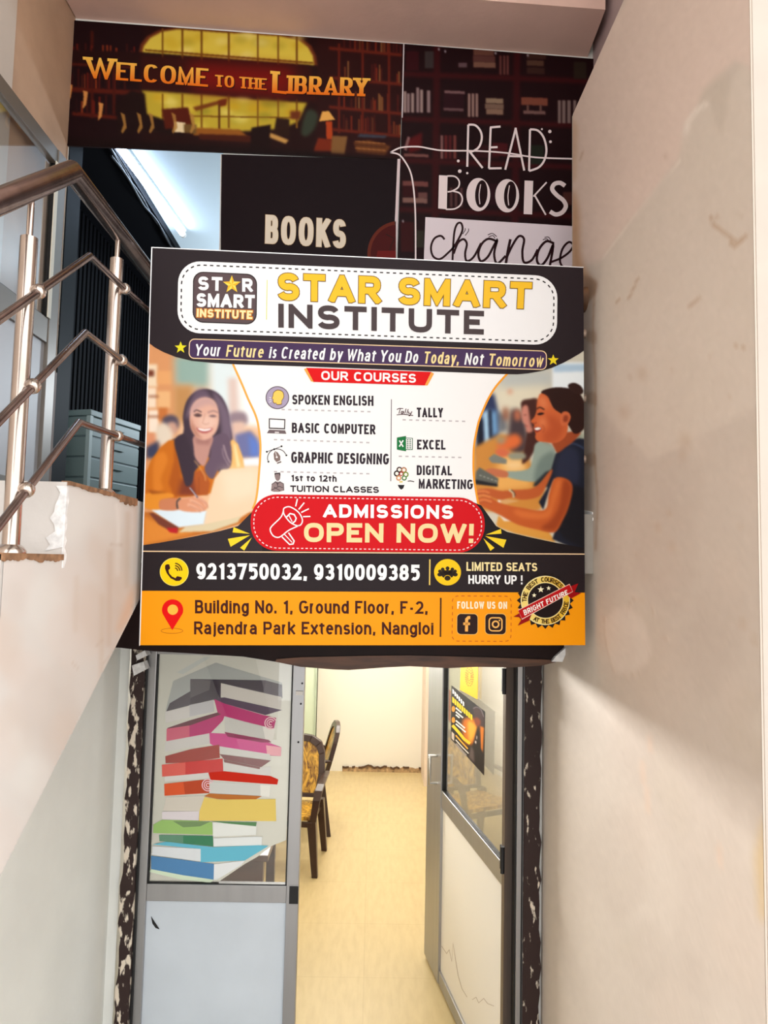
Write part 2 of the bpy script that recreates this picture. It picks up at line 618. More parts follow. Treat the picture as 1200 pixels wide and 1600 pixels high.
# ------------------------------------------------------------------ a flat printed sheet on a plane in the place
class Sheet:
    EPS = 0.0005

    def __init__(self, place, normal, ink=0.93):
        self.place, self.n, self.ink = place, np.array(normal, float), ink
        self.parts = {}

    def _p(self, part):
        return self.parts.setdefault(part, {'v': [], 'f': [], 'c': []})

    def _push(self, part, px, faces, cols, layer):
        d = self._p(part)
        b = len(d['v'])
        for (x, y) in px:
            d['v'].append(tuple(self.place(x, y) + self.n * self.EPS * layer))
        for c in cols:
            d['c'].append((*(lin(c) * self.ink), 1.0))
        for f in faces:
            d['f'].append(tuple(b + i for i in f))

    def poly(self, part, pts, col, layer, holes=(), grad=None, smooth=False):
        if smooth:
            pts = spline(pts)
        loops = [[Vector((p[0], p[1], 0)) for p in pts]] + [[Vector((p[0], p[1], 0)) for p in h] for h in holes]
        flat = list(pts) + [p for h in holes for p in h]
        tris = tessellate_polygon(loops)
        cols = [grad(p) if grad else col for p in flat]
        self._push(part, flat, tris, cols, layer)

    def quads(self, part, polys, col, layer, grad=None):
        for pl in polys:
            self._push(part, pl, [tuple(range(len(pl)))], [grad(p) if grad else col for p in pl], layer)

    def line(self, part, pts, w_, col, layer, smooth=False, closed=False):
        if smooth and len(pts) > 2:
            pts = spline(pts, closed)
        if closed:
            pts = list(pts) + [pts[0]]
        self.quads(part, stroke(pts, w_, closed=closed), col, layer)

    def dash(self, part, pts, w_, on, off, col, layer):
        pts = [np.array(p, float) for p in pts]
        seg = [np.linalg.norm(b - a) for a, b in zip(pts, pts[1:])]
        cum = np.concatenate([[0], np.cumsum(seg)])

        def at(s):
            i = min(len(seg) - 1, max(0, np.searchsorted(cum, s) - 1))
            t = (s - cum[i]) / (seg[i] + 1e-9)
            return pts[i] + (pts[i + 1] - pts[i]) * t
        s = 0.0
        while s + on <= cum[-1] + 1e-6:
            self.quads(part, stroke([at(s), at(s + on / 2), at(s + on)], w_, closed=False), col, layer)
            s += on + off

    def ell(self, part, cx, cy, rx, ry, col, layer, holes=(), a0=0, a1=360, rot=0):
        n = 40
        c, s = math.cos(math.radians(rot)), math.sin(math.radians(rot))
        pts = []
        for i in range(n):
            a = math.radians(a0 + (a1 - a0) * i / n)
            x, y = rx * math.cos(a), ry * math.sin(a)
            pts.append((cx + x * c - y * s, cy + x * s + y * c))
        self.poly(part, pts, col, layer, holes)

    @staticmethod
    def warp(quad):
        """box 0..1 (y up) to the quad TL TR BR BL in photograph pixels"""
        TL, TR, BR, BL = [np.array(p, float) for p in quad]

        def f(u, v):
            top, bot = TL + (TR - TL) * u, BL + (BR - BL) * u
            return tuple(bot + (top - bot) * v)
        return f

    def text(self, part, s, quad, col, layer, t=0.2, gap=0.16, slant=0.0, outline=None, grad=None, contrast=1.0, serif=False):
        TL, TR, BR, BL = [np.array(p, float) for p in quad]
        W_ = (np.linalg.norm(TR - TL) + np.linalg.norm(BR - BL)) / 2
        H_ = (np.linalg.norm(TL - BL) + np.linalg.norm(TR - BR)) / 2
        wf = self.warp(quad)
        polys = text_polys(s, W_, H_, t, gap, slant, contrast, serif)
        if outline:
            oc, ow = outline
            big = []
            for pl, _ in polys:
                n = len(pl)
                for i in range(n):
                    big += stroke([pl[i - 1], pl[i]], ow * 2, closed=False, extend=ow)
            for i, pl in enumerate(big):
                self.quads(part, [[wf(a / W_, b / H_) for a, b in pl]], oc, layer - 0.6 + .04 * (i % 8))
        for pl, k_ in polys:
            self.quads(part, [[wf(a / W_, b / H_) for a, b in pl]], col, layer + .1 * k_, grad)

    def rrect(self, quad, r, n=6):
        """rounded quad outline in photograph pixels"""
        TL, TR, BR, BL = [np.array(p, float) for p in quad]
        pts = []
        for c, a, b in ((TL, BL, TR), (TR, TL, BR), (BR, TR, BL), (BL, BR, TL)):
            da, db = (a - c) / np.linalg.norm(a - c), (b - c) / np.linalg.norm(b - c)
            p0, p2 = c + da * r, c + db * r
            for i in range(n + 1):
                t = math.pi / 2 * i / n
                pts.append(tuple(c + da * r * (1 - math.sin(t)) + db * r * (1 - math.cos(t))))
        return pts

    def raster(self, part, quad, paint, layer, step=1.25):
        TL, TR, BR, BL = [np.array(p, float) for p in quad]
        nx = max(2, int(max(np.linalg.norm(TR - TL), np.linalg.norm(BR - BL)) / step))
        ny = max(2, int(max(np.linalg.norm(TL - BL), np.linalg.norm(TR - BR)) / step))
        u, v = np.meshgrid(np.linspace(0, 1, nx + 1), np.linspace(0, 1, ny + 1))
        u, v = u[..., None], v[..., None]
        p = (TL * (1 - u) + TR * u) * (1 - v) + (BL * (1 - u) + BR * u) * v
        c = paint.sample(p[..., 0], p[..., 1])
        idx = np.arange((nx + 1) * (ny + 1)).reshape(ny + 1, nx + 1)
        faces = np.stack([idx[:-1, :-1], idx[1:, :-1], idx[1:, 1:], idx[:-1, 1:]], -1).reshape(-1, 4)
        self._push(part, p.reshape(-1, 2), [tuple(f) for f in faces.tolist()], c.reshape(-1, 3), layer)

    def build(self, parent, material):
        made = {}
        for name, d in self.parts.items():
            name = name.split('#')[0]
            me = bpy.data.meshes.new(name)
            me.from_pydata(d['v'], [], d['f'])
            at = me.attributes.new('Col', 'FLOAT_COLOR', 'POINT')
            at.data.foreach_set('color', np.array(d['c'], float).ravel())
            me.materials.append(material)
            me.update()
            o = bpy.data.objects.new(name, me)
            COL.objects.link(o)
            if parent is not None:
                o.parent = parent
                o.matrix_parent_inverse = Matrix.LocRotScale(parent.location, parent.rotation_euler, (1, 1, 1)).inverted()
            made[name] = o
        return made

# ================================================================== the place: structure
XR, XS, XL, XU, YD = 0.74, -0.75, -1.07, -1.41, 3.06
ZL = EYE + 0.18                     # landing level
cream = mat('cream_wall_paint', (205, 191, 178), 0.75, noise=0.03, nscale=3, bump=0.10, bscale=30)
stringer_paint = mat('pinkish_white_stair_paint', (214, 210, 206), 0.7, noise=0.12, nscale=4, bump=0.15, bscale=25)
white_paint = mat('white_wall_paint', (234, 236, 232), 0.75, noise=0.06, nscale=3, bump=0.10, bscale=30)  # plain white of the lower left wall, back wall and ceiling
purple_paint = mat('mauve_grey_paint', (186, 164, 164), 0.75, noise=0.06, nscale=4)
beam_paint = mat('beige_beam_paint', (232, 196, 182), 0.75, noise=0.10, nscale=3, bump=0.08)
beam_shade_tan = mat('tan_wall_in_beam_shade', (196, 160, 132), 0.75, noise=0.15, nscale=4, bump=0.1)  # shade under the ceiling beam is put into this tan wall colour
brown_paint = mat('dark_brown_paint', (30, 11, 9), 0.55, spec=.2, noise=0.3, nscale=9)
wood_edge = mat('brown_board_edge', (92, 56, 34), 0.5, noise=0.5, nscale=6, stretch=(1, 6, 8))
alu = mat('brushed_aluminium', (168, 168, 170), 0.38, metal=0.85, noise=0.06, nscale=20, stretch=(1, 1, 0.05))
alu_dark = mat('bronze_aluminium', (112, 100, 92), 0.4, metal=0.6)
rubber = mat('black_rubber_gasket', (14, 14, 16), 0.6)
black = mat('matt_black', (12, 12, 16), 0.6)
room_white = mat('room_white_paint', (246, 242, 232), 0.8)

# floors
fl = MB()
fl.box((-4, -6, -0.1), (4, YD + 0.02, 0))
structure(fl.build('floor', mat('grey_concrete_floor', (206, 202, 196), 0.8, noise=0.1)))


def tile_floor_material():
    m = bpy.data.materials.new('beige_floor_tiles')
    m.use_nodes = True
    nt = m.node_tree
    b = nt.nodes['Principled BSDF']
    tc = nt.nodes.new('ShaderNodeTexCoord')
    br = nt.nodes.new('ShaderNodeTexBrick')
    br.offset = 0
    br.inputs['Scale'].default_value = 1.0
    br.inputs['Brick Width'].default_value = 0.6
    br.inputs['Row Height'].default_value = 0.6
    br.inputs['Mortar Size'].default_value = 0.004
    br.inputs['Color1'].default_value = (*lin((216, 194, 146)), 1)
    br.inputs['Color2'].default_value = (*lin((214, 192, 143)), 1)
    br.inputs['Mortar'].default_value = (*lin((209, 186, 138)), 1)
    n = nt.nodes.new('ShaderNodeTexNoise')
    n.inputs['Scale'].default_value = 4
    n.inputs['Detail'].default_value = 8
    mp = nt.nodes.new('ShaderNodeMapping')
    mp.inputs['Scale'].default_value = (7, 1.6, 1)
    mx = nt.nodes.new('ShaderNodeMix')
    mx.data_type = 'RGBA'
    mx.blend_type = 'MULTIPLY'
    mx.inputs[0].default_value = 0.3
    r = nt.nodes.new('ShaderNodeValToRGB')
    r.color_ramp.elements[0].position = 0.3
    r.color_ramp.elements[0].color = (0.72, 0.66, 0.55, 1)
    r.color_ramp.elements[1].position = 0.62
    r.color_ramp.elements[1].color = (1, 1, 1, 1)
    nt.links.new(tc.outputs['Object'], br.inputs['Vector'])
    nt.links.new(tc.outputs['Object'], mp.inputs['Vector'])
    nt.links.new(mp.outputs[0], n.inputs['Vector'])
    nt.links.new(n.outputs['Fac'], r.inputs['Fac'])
    nt.links.new(br.outputs['Color'], mx.inputs[6])
    nt.links.new(r.outputs['Color'], mx.inputs[7])
    nt.links.new(mx.outputs[2], b.inputs['Base Color'])
    b.inputs['Roughness'].default_value = 0.35
    return m


YB = float(onZ(600, 1206, 0.0)[1])          # far wall of the room
XRR = 0.82                                   # right wall of the room
fl = MB()
fl.box((-2.0, YD + 0.02, -0.1), (XRR + 0.1, YB + 0.1, 0))
structure(fl.build('floor.001', tile_floor_material()))

# room behind the doors
m_ = MB(); m_.box((-2.0, YB, 0), (XRR + 0.1, YB + 0.1, 2.36))
structure(m_.build('wall_far', room_white))
m_ = MB(); m_.box((XRR, YD + 0.12, 0), (XRR + 0.1, YB, 2.36))
structure(m_.build('wall_room_right', room_white))
m_ = MB(); m_.box((-2.0, YD + 0.12, 0), (-1.9, YB, 2.36))
structure(m_.build('wall_room_left', room_white))
m_ = MB(); m_.box((-2.0, YD + 0.12, 2.30), (XRR + 0.1, YB + 0.1, 2.36))
structure(m_.build('ceiling_room', room_white))
# broken plaster along the foot of the far wall
m_ = MB()
xa, xb = float(onY(535, 1200, YB)[0]), float(onY(664, 1200, YB)[0])
n = 26
top = [(xa + (xb - xa) * i / n, YB - 0.012, 0.035 + 0.03 * rng.random() * math.sin(math.pi * (i + .5) / (n + 1)) + 0.012 * rng.random()) for i in range(n + 1)]
m_.prism([(xa, YB - 0.012, 0.0)] + [(xb, YB - 0.012, 0.0)] + top[::-1], (0, 0.015, 0))
structure(m_.build('baseboard_far', mat('broken_skirting_mortar', (190, 158, 118), 0.9, noise=0.55, nscale=30)))
m_ = MB()
for i in range(n):
    if rng.random() < .75:
        a, b = top[i], top[i + 1]
        m_.prism([(a[0], YB - .02, a[2] - .008), (b[0], YB - .02, b[2] - .008), (b[0], YB - .02, b[2] + .012), (a[0], YB - .02, a[2] + .014)], (0, .01, 0))
structure(m_.build('trim_1', mat('dark_mortar_line', (96, 72, 52), 0.9)))
# pinkish door casing at the right end of the far wall
m_ = MB()
x0, x1 = float(onY(663, 1200, YB - .5)[0]), float(onY(682, 1200, YB - .5)[0])
wd = x1 - x0
m_.box((x0, YB - .5, 0), (x0 + wd * .38, YB, 2.3))
m_.box((x0 + wd * .38, YB - .47, 0), (x0 + wd * .46, YB, 2.3))
m_.box((x0 + wd * .46, YB - .5, 0), (x0 + wd * .85, YB, 2.3))
m_.box((x0 + wd * .85, YB - .46, 0), (x1 + .04, YB, 2.3))
structure(m_.build('trim_2', mat('pale_pink_casing_paint', (232, 214, 198), 0.6)))

# landing / upper level slab
m_ = MB()
m_.box((XS, 2.36, EYE - 0.02), (XR, YD, ZL))
m_.box((XU, 1.74, EYE + 0.0), (XS - 0.001, YD, ZL - .002))
structure(m_.build('floor_landing', mat('grey_stone_landing', (150, 144, 136), 0.5, noise=0.15)))
m_ = MB(); m_.box((-1.78, YD, EYE), (1.1, 6.2, ZL - 0.001))
structure(m_.build('floor_library', mat('library_floor', (70, 64, 60), 0.5)))

# wall with the doors below and the library above
XO0, XO1 = -1.408, float(onY(345, 320, YD)[0])   # library opening
ZO = float(onY(230, 236, YD)[2]) + .16
m_ = MB()
m_.box((-1.78, YD, ZO), (1.4, YD + 0.12, 5.4))
m_.box((XO1, YD, ZL), (1.1, YD + 0.12, ZO))
m_.box((-1.78, YD, ZL), (XO0, YD + 0.12, ZO))
m_.box((-1.78, YD, 2.02), (1.1, YD + 0.12, ZL))
m_.box((-1.78, YD, 0), (-1.03, YD + 0.12, 2.02))
m_.box((0.70, YD, 0), (1.1, YD + 0.12, 2.02))
structure(m_.build('wall_back', white_paint))

# dark beam over the lower doors
YBM = 2.72
low = [(186, 1012), (222, 1016), (246, 1018), (300, 1021), (380, 1026), (430, 1034), (470, 1042), (520, 1046), (545, 1047), (600, 1043), (640, 1041), (700, 1044), (745, 1042), (800, 1043), (845, 1040), (868, 1035), (880, 1014)]
zt = EYE - 0.02
front = [onY(x, y, YBM) for x, y in low]
m_ = MB()
m_.prism([np.array((XL - .02, YBM, front[0][2]))] + front + [np.array((XR, YBM, front[-1][2])), np.array((XR, YBM, zt)), np.array((XL - .02, YBM, zt))], (0, 0.3, 0))
structure(m_.build('trim_beam', brown_paint))
m_ = MB()
lo = [(x, y) for x, y in low if x >= 430][:-1]
hi = [(860, 1031), (760, 1027), (640, 1024), (560, 1025), (470, 1027), (432, 1030)]
m_.prism([onY(x, y, YBM - .006) for x, y in lo + hi], (0, 0.3, 0))
structure(m_.build('trim_beam_edge', wood_edge))

# right wall: a thick half wall, its end stops short of the poster wall on the upper level
Y0R = float(onX(1183, 700, XR)[1])
Y1R = float(onX(894, 300, XR)[1])
ZTR = float(onX(895, 180, XR)[2])
m_ = MB()
prof = [(Y0R, 0), (YD, 0), (YD, EYE - .0), (Y1R + .02, EYE), (Y1R, ZL), (Y1R - .004, EYE + .9), (Y1R + .003, ZTR), (Y0R, ZTR)]
m_.prism([(XR, y, z) for y, z in prof], (0.2, 0, 0))
wall_right = structure(m_.build('wall_right', cream))
# stains, filler and scratches on the face of the right wall
def proj(P_):
    d_ = np.asarray(P_, float) - ORG
    z_ = d_ @ F
    return 600 + FPX * (d_ @ R) / z_, 800 - FPX * (d_ @ U) / z_


WB = (205, 191, 178)
pw = Paint(830, -20, 1215, 1620, 1.0, WB)
D = pw.poly
rw = np.random.default_rng(21)
for k in range(90):
    x_, y_ = 880 + rw.random() * 320, rw.random() * 1600
    r_ = 15 + rw.random() * 45
    D([(x_ - r_, y_), (x_ - r_ * .2, y_ - r_ * 1.6), (x_ + r_ * .8, y_ - r_ * .3), (x_ + r_ * .3, y_ + r_ * 1.7)], [(197, 182, 169), (212, 199, 186), (201, 187, 171), (209, 193, 179)][k % 4], 8, .5, smooth=True)
D([(890, 150), (990, -20), (1190, -20), (1180, 110), (1150, 95), (1100, 140), (1062, 250), (1000, 330), (940, 408), (890, 420)], (226, 203, 190), 4, .8)
D([(1110, 162), (1092, 172), (1074, 192), (1066, 212), (1062, 250), (1038, 280), (1000, 332), (965, 374), (942, 408), (936, 470), (936, 640), (1020, 720), (1180, 640), (1180, 120), (1158, 98), (1142, 130), (1128, 215), (1118, 190)], (216, 202, 188), 3, .75)
pw.line([(1108, 160), (1090, 172), (1076, 190), (1071, 210)], 7, (236, 224, 212), 1.5, .9)
pw.line([(1064, 250), (1040, 278), (1000, 330), (962, 378), (942, 406)], 2, (236, 224, 210), 1, .8)
D([(893, 300), (905, 330), (908, 400), (925, 440), (912, 440), (895, 432)], (184, 138, 98), 4, .75, smooth=True)
D([(893, 180), (903, 200), (900, 280), (893, 290)], (196, 160, 124), 3, .6)
for ln, w_ in (([(1110, 338), (1116, 352), (1130, 364), (1142, 372), (1152, 376)], 3), ([(1140, 378), (1150, 384), (1160, 374), (1168, 364)], 3.4), ([(1112, 345), (1122, 336)], 2), ([(1152, 338), (1160, 335)], 2), ([(998, 434), (990, 452), (982, 468)], 2.6), ([(970, 466), (962, 474)], 1.6), ([(1095, 466), (1076, 480)], 1.8), ([(1148, 540), (1166, 544)], 1.8), ([(912, 236), (906, 252)], 1.8)):
    pw.line(ln, w_, (172, 136, 104), .8, .7)
for x_, y_, r_ in ((1040, 245, 5), (1110, 555, 4), (985, 590, 5), (1050, 580, 4), (985, 690, 5), (1066, 712, 9), (1046, 802, 6), (1028, 825, 8), (1050, 855, 9), (995, 868, 2), (1157, 825, 5), (1140, 622, 4), (1003, 585, 12), (975, 645, 12), (1070, 690, 14), (1160, 975, 9), (1178, 1000, 8)):
    D([(x_ - r_ * .5, y_), (x_, y_ - r_), (x_ + r_ * .6, y_ - r_ * .2), (x_ + r_ * .2, y_ + r_)], (184, 156, 130), max(.8, r_ * .4), .42, smooth=True)
for ln in ([(945, 965), (947, 1000), (955, 1035), (966, 1056), (1000, 1053)], [(990, 935), (1002, 940), (1018, 946), (1022, 962)], [(980, 965), (984, 945), (992, 936)], [(1006, 1002), (1016, 1024)], [(1030, 1000), (1056, 996)]):
    pw.line(ln, 1.6, (184, 158, 136), .7, .8)
    pw.line([(x_ + 2, y_ + 1) for x_, y_ in ln], 1.6, (230, 218, 206), .7, .7)
D([(952, 960), (985, 950), (1010, 980), (1015, 1030), (985, 1052), (960, 1045), (948, 1000)], (222, 208, 196), 3, .7, smooth=True)
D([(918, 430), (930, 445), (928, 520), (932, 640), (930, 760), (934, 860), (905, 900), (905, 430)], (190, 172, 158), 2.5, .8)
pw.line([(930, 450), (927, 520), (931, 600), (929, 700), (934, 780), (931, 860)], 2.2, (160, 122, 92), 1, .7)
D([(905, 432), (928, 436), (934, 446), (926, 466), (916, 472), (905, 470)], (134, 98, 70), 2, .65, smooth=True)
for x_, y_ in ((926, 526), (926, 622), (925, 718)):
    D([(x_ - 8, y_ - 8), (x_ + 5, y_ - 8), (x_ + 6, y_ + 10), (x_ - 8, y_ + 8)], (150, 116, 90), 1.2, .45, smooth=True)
for x_, y_, h2_ in ((1005, 1190, 40), (1012, 1230, 46), (1125, 1320, 40), (1016, 1150, 30)):
    D([(x_ - 4, y_), (x_ + 3, y_), (x_ + 4, y_ + h2_), (x_ - 3, y_ + h2_ * .8)], (222, 186, 160), 3, .5)
D([(1192, 1280), (1180, 1340), (1188, 1440), (1200, 1440), (1200, 1280)], (206, 172, 112), 6, .6)
pw.grain(1.2, 2)


def painted_face(name, x_, y0_, y1_, z0_, z1_, ny, nz_, ok, paint, parent, material):
    gy, gz = np.meshgrid(np.linspace(y0_, y1_, ny + 1), np.linspace(z0_, z1_, nz_ + 1))
    Pg = np.stack([np.full(gy.shape, x_), gy, gz], -1)
    dd = Pg - ORG
    zz = np.maximum(dd @ F, .05)
    cg = paint.sample(600 + FPX * (dd @ R) / zz, 800 - FPX * (dd @ U) / zz)
    idx = np.arange((ny + 1) * (nz_ + 1)).reshape(nz_ + 1, ny + 1)
    fc = [(int(idx[i, j]), int(idx[i, j + 1]), int(idx[i + 1, j + 1]), int(idx[i + 1, j])) for i in range(nz_) for j in range(ny) if ok(gy[i, j], gy[i, j + 1], gz[i, j], gz[i + 1, j])]
    me = bpy.data.meshes.new(name)
    me.from_pydata([tuple(p_) for p_ in Pg.reshape(-1, 3)], [], fc)
    at_ = me.attributes.new('Col', 'FLOAT_COLOR', 'POINT')
    at_.data.foreach_set('color', np.concatenate([lin(cg.reshape(-1, 3)), np.ones((cg.size // 3, 1))], 1).ravel())
    me.materials.append(material)
    o_ = bpy.data.objects.new(name, me)
    COL.objects.link(o_)
    o_.parent = parent
    o_.matrix_parent_inverse = Matrix.LocRotScale(parent.location, parent.rotation_euler, (1, 1, 1)).inverted()
    return o_


painted_face('plaster_face', XR - .0012, Y0R, YD, 0.0, ZTR, 120, 330, lambda ya, yb, za, zb: not ((ya + yb) / 2 > Y1R - .01 and (za + zb) / 2 > EYE), pw, wall_right, print_mat('stained_plaster', 0.75, 0.3))

m_ = MB(); m_.box((XR + .004, Y0R - 0.002, 0), (1.4, Y0R + 0.2, 5.4))
m_.box((0.955, Y0R + .1, 0), (1.4, YD, 5.4), 1)
structure(m_.build('wall_right_upper', [mat('beige_pier_paint', (186, 176, 165), .75, noise=.05), purple_paint]))

# left walls
zA, zB = onX(0, 1370, XS), onX(180, 1012, XS)
sl = (zB[2] - zA[2]) / (zB[1] - zA[1])          # slope of the underside of the stairs
zu = lambda y_: zA[2] + sl * (y_ - zA[1]) - .012
yf = zA[1] - (zA[2] - .012) / sl
m_ = MB()
m_.prism([(XL, yf, 0), (XL, YD, 0), (XL, YD, EYE - .03), (XL, 2.305, EYE - .03), (XL, 2.305, zu(2.28) - .01)], (-.12, 0, 0))
structure(m_.build('wall_left', white_paint))
YC = float(onX(20, 120, XU)[1])
m_ = MB(); m_.box((XU - 0.14, -0.6, 0), (XU, YC, 5.4), 0)
m_.box((XU - 0.14, YC, 0), (XU - .004, YD, 5.4), 1)
structure(m_.build('wall_left_upper', [cream, beam_shade_tan]))

# beam under the upper ceiling, ceiling of the stairwell
ZB = float(onY(560, 60, YD)[2])
YB2 = float(onZ(560, 7, ZB)[1])
m_ = MB()
bl_, br_ = onY(70, 27.5, YD), onY(918, 89, YD)
zl_, zr_ = float(bl_[2]), float(br_[2])
fr_, fl_ = onZ(946, 15, zr_), onZ(560, -9, (zl_ + zr_) / 2)
m_.hexa([(XU, fr_[1], zl_), (fr_[0], fr_[1], zr_), (br_[0], YD, zr_), (XU, YD, zl_), (XU, fr_[1], 5.4), (fr_[0], fr_[1], 5.4), (br_[0], YD, 5.4), (XU, YD, 5.4)])
structure(m_.build('ceiling_beam', beam_paint))
m_ = MB(); m_.box((XU - .14, -0.6, 5.4), (1.4, YD + .2, 5.5))
structure(m_.build('ceiling', white_paint))

# library beyond the upper opening
lib_dark = mat('dark_library_wall', (24, 23, 28), 0.7)
m_ = MB()
m_.box((-1.78, 6.0, ZL), (1.1, 6.1, 4.4))
m_.box((0.9, YD + .12, ZL), (1.0, 6.0, 4.4))
structure(m_.build('wall_library', lib_dark))
ZLC = ZO + 0.015
m_ = MB(); m_.box((-1.78, YD + .12, ZLC), (1.1, 6.1, ZLC + .1))
structure(m_.build('ceiling_library', mat('library_ceiling_paint', (226, 240, 247), 0.7)))
# black ribbed wall sheet on the left of the library
m_ = MB()
y = YD + 0.13
while y < 5.9:
    m_.box((-1.74, y, ZL), (-1.70, y + .03, ZLC))
    m_.box((-1.74, y + .03, ZL), (-1.715, y + .055, ZLC))
    y += .055
m_.box((XO0 - .001, YD - .004, ZL), (XO0 + .004, YD + .13, ZO))
structure(m_.build('wall_library_left', mat('black_ribbed_sheet', (9, 9, 13), 0.6, spec=.15)))
# dark bulkhead along the ceiling edge
m_ = MB(); m_.box((-1.70, YD + .13, ZLC - .045), (-1.29, 5.9, ZLC))
structure(m_.build('trim_bulkhead', mat('dark_bulkhead', (10, 10, 15), 0.7, spec=.15)))

# staircase on the left
zA, zB = onX(0, 1370, XS), onX(180, 1012, XS)
sl = (zB[2] - zA[2]) / (zB[1] - zA[1])
RY = float(onX(100, 820, XS)[1])           # the riser in view
Z1, Z2 = float(onX(100, 868, XS)[2]), ZL
run, rise = 0.28, 0.155
stair = tag(empty('staircase', (XS, RY, 0)), 'pinkish white plastered staircase rising on the left with a chipped step edge', 'stairs')
prof = []
ys, zs = RY - 6 * run, Z1 - 5 * rise - rise


def soffit(y_):
    return zA[2] + sl * (y_ - zA[1])


prof.append((RY - 5 * run, max(0.0, soffit(RY - 5 * run))))
for k in range(5, 0, -1):
    yk = RY - k * run
    prof.append((yk, Z1 - (k - 1) * rise))
    prof.append((yk + run, Z1 - (k - 1) * rise))
prof.append((RY, Z2))
prof.append((2.29, Z2))
prof.append((2.29, soffit(2.29)))
m_ = MB()
m_.prism([(XS, y_, z_) for y_, z_ in prof], (XU - XS + .004, 0, 0))
flight = m_.build('flight', stringer_paint, stair)
# faint stains and streaks on the side of the stairs
ps = Paint(-60, 700, 240, 1420, 1.0, (214, 210, 206))
rs_ = np.random.default_rng(4)
for k in range(46):
    x_, y_ = rs_.random() * 240 - 20, 760 + rs_.random() * 620
    r_ = 12 + rs_.random() * 30
    ps.poly([(x_ - r_, y_), (x_ - r_ * .2, y_ - r_ * 1.5), (x_ + r_ * .8, y_ - r_ * .3), (x_ + r_ * .3, y_ + r_ * 1.6)], [(206, 198, 192), (222, 220, 216), (210, 196, 186), (216, 206, 200)][k % 4], 7, .5, smooth=True)
for x_, y_, h2_, c_ in ((186, 790, 110, (226, 222, 218)), (172, 860, 150, (200, 184, 172)), (160, 930, 130, (204, 190, 178)), (200, 800, 120, (204, 190, 178)), (214, 790, 130, (202, 188, 178)), (120, 900, 90, (208, 196, 186))):
    ps.poly([(x_ - 4, y_), (x_ + 4, y_), (x_ + 2, y_ + h2_), (x_ - 5, y_ + h2_)], c_, 2.5, .6)
ps.poly([(205, 920), (222, 905), (222, 930), (190, 985), (180, 990)], (216, 182, 156), 4, .6)
ps.line([(182, 786), (186, 830), (184, 850)], 3, (228, 226, 222), 1, .9)
ps.line([(172, 852), (192, 853)], 1.4, (178, 158, 142), .6, .7)
for ln in ([(205, 945), (213, 956)], [(150, 1010), (162, 1000)], [(112, 1035), (124, 1046)], [(188, 1004), (160, 1040)]):
    ps.line(ln, 1.3, (182, 160, 144), .7, .6)


def top_of(y_):
    return Z2 if y_ >= RY else Z1 - math.floor((RY - y_) / run) * rise


painted_face('plaster_side', XS + .0012, RY - 2 * run, 2.289, soffit(RY - 2 * run), Z2, 110, 120,
             lambda ya, yb, za, zb: za >= soffit(yb) - 1e-6 and zb <= min(top_of(ya + 1e-4), top_of(yb - 1e-4)) + 1e-6, ps, stair, print_mat('stained_plaster', 0.75, 0.3))
# chipped cement edges of the steps: brown lips and a white scar
chip = mat('bare_cement_edge', (150, 112, 82), 0.9, noise=0.5, nscale=40)
scar = mat('fresh_plaster_scar', (240, 240, 240), 0.9, noise=0.25, nscale=60)


def lip(y0, y1, z, h, name, seed):
    r_ = np.random.default_rng(seed)
    n_ = 34
    nz = np.convolve(r_.random(n_ + 9), np.ones(5) / 5, 'same')[4:n_ + 5] * 1.1 + r_.random(n_ + 1) * .25
    lo_ = [(XS + .003 + .0012 * seed, y0 + (y1 - y0) * i / n_, z - h * (.1 + nz[i])) for i in range(n_ + 1)]
    mm = MB()
    zt_ = z + .002 + .0007 * seed
    mm.prism([(XS + .003 + .0012 * seed, y0, zt_), (XS + .003 + .0012 * seed, y1, zt_)] + lo_[::-1], (-.02, 0, 0))
    mm.build(name, chip, stair)


lip(RY - run, RY, Z1, .016, 'step_edge', 1)
lip(RY + .006, RY + .42, Z2, .010, 'step_edge', 2)
lip(RY + .36, RY + .50, Z2, .022, 'step_edge', 3)
m_ = MB()
r_ = np.random.default_rng(5)
L_ = [(XS + .003, RY - .028 - .035 * r_.random() * (1.3 - i / 12), Z1 - .03 + (Z2 - Z1 + .02) * i / 12) for i in range(13)]
R_ = [(XS + .003, RY + .012 + .02 * r_.random(), Z1 - .03 + (Z2 - Z1 + .02) * i / 12) for i in range(13)]
R_ = [(XS + .003, RY + .004 + .014 * r_.random(), z_) for (_, _, z_) in R_]
L_ = [(XS + .003, RY - .002, z_) for (_, _, z_) in L_]
m_.prism(L_ + R_[::-1], (-.004, 0, 0))
# scar also runs on the riser face
A_ = [(XS, RY - .003, Z1 + .02 + (Z2 - Z1 - .03) * i / 10) for i in range(11)]
B_ = [(XS - .012 - .03 * r_.random() * (1.4 - i / 10), RY - .003, Z1 + .01 + (Z2 - Z1 - .02) * i / 10) for i in range(11)]
m_.prism(A_ + B_[::-1], (0, .004, 0))
m_.build('plaster_scar', scar, stair)

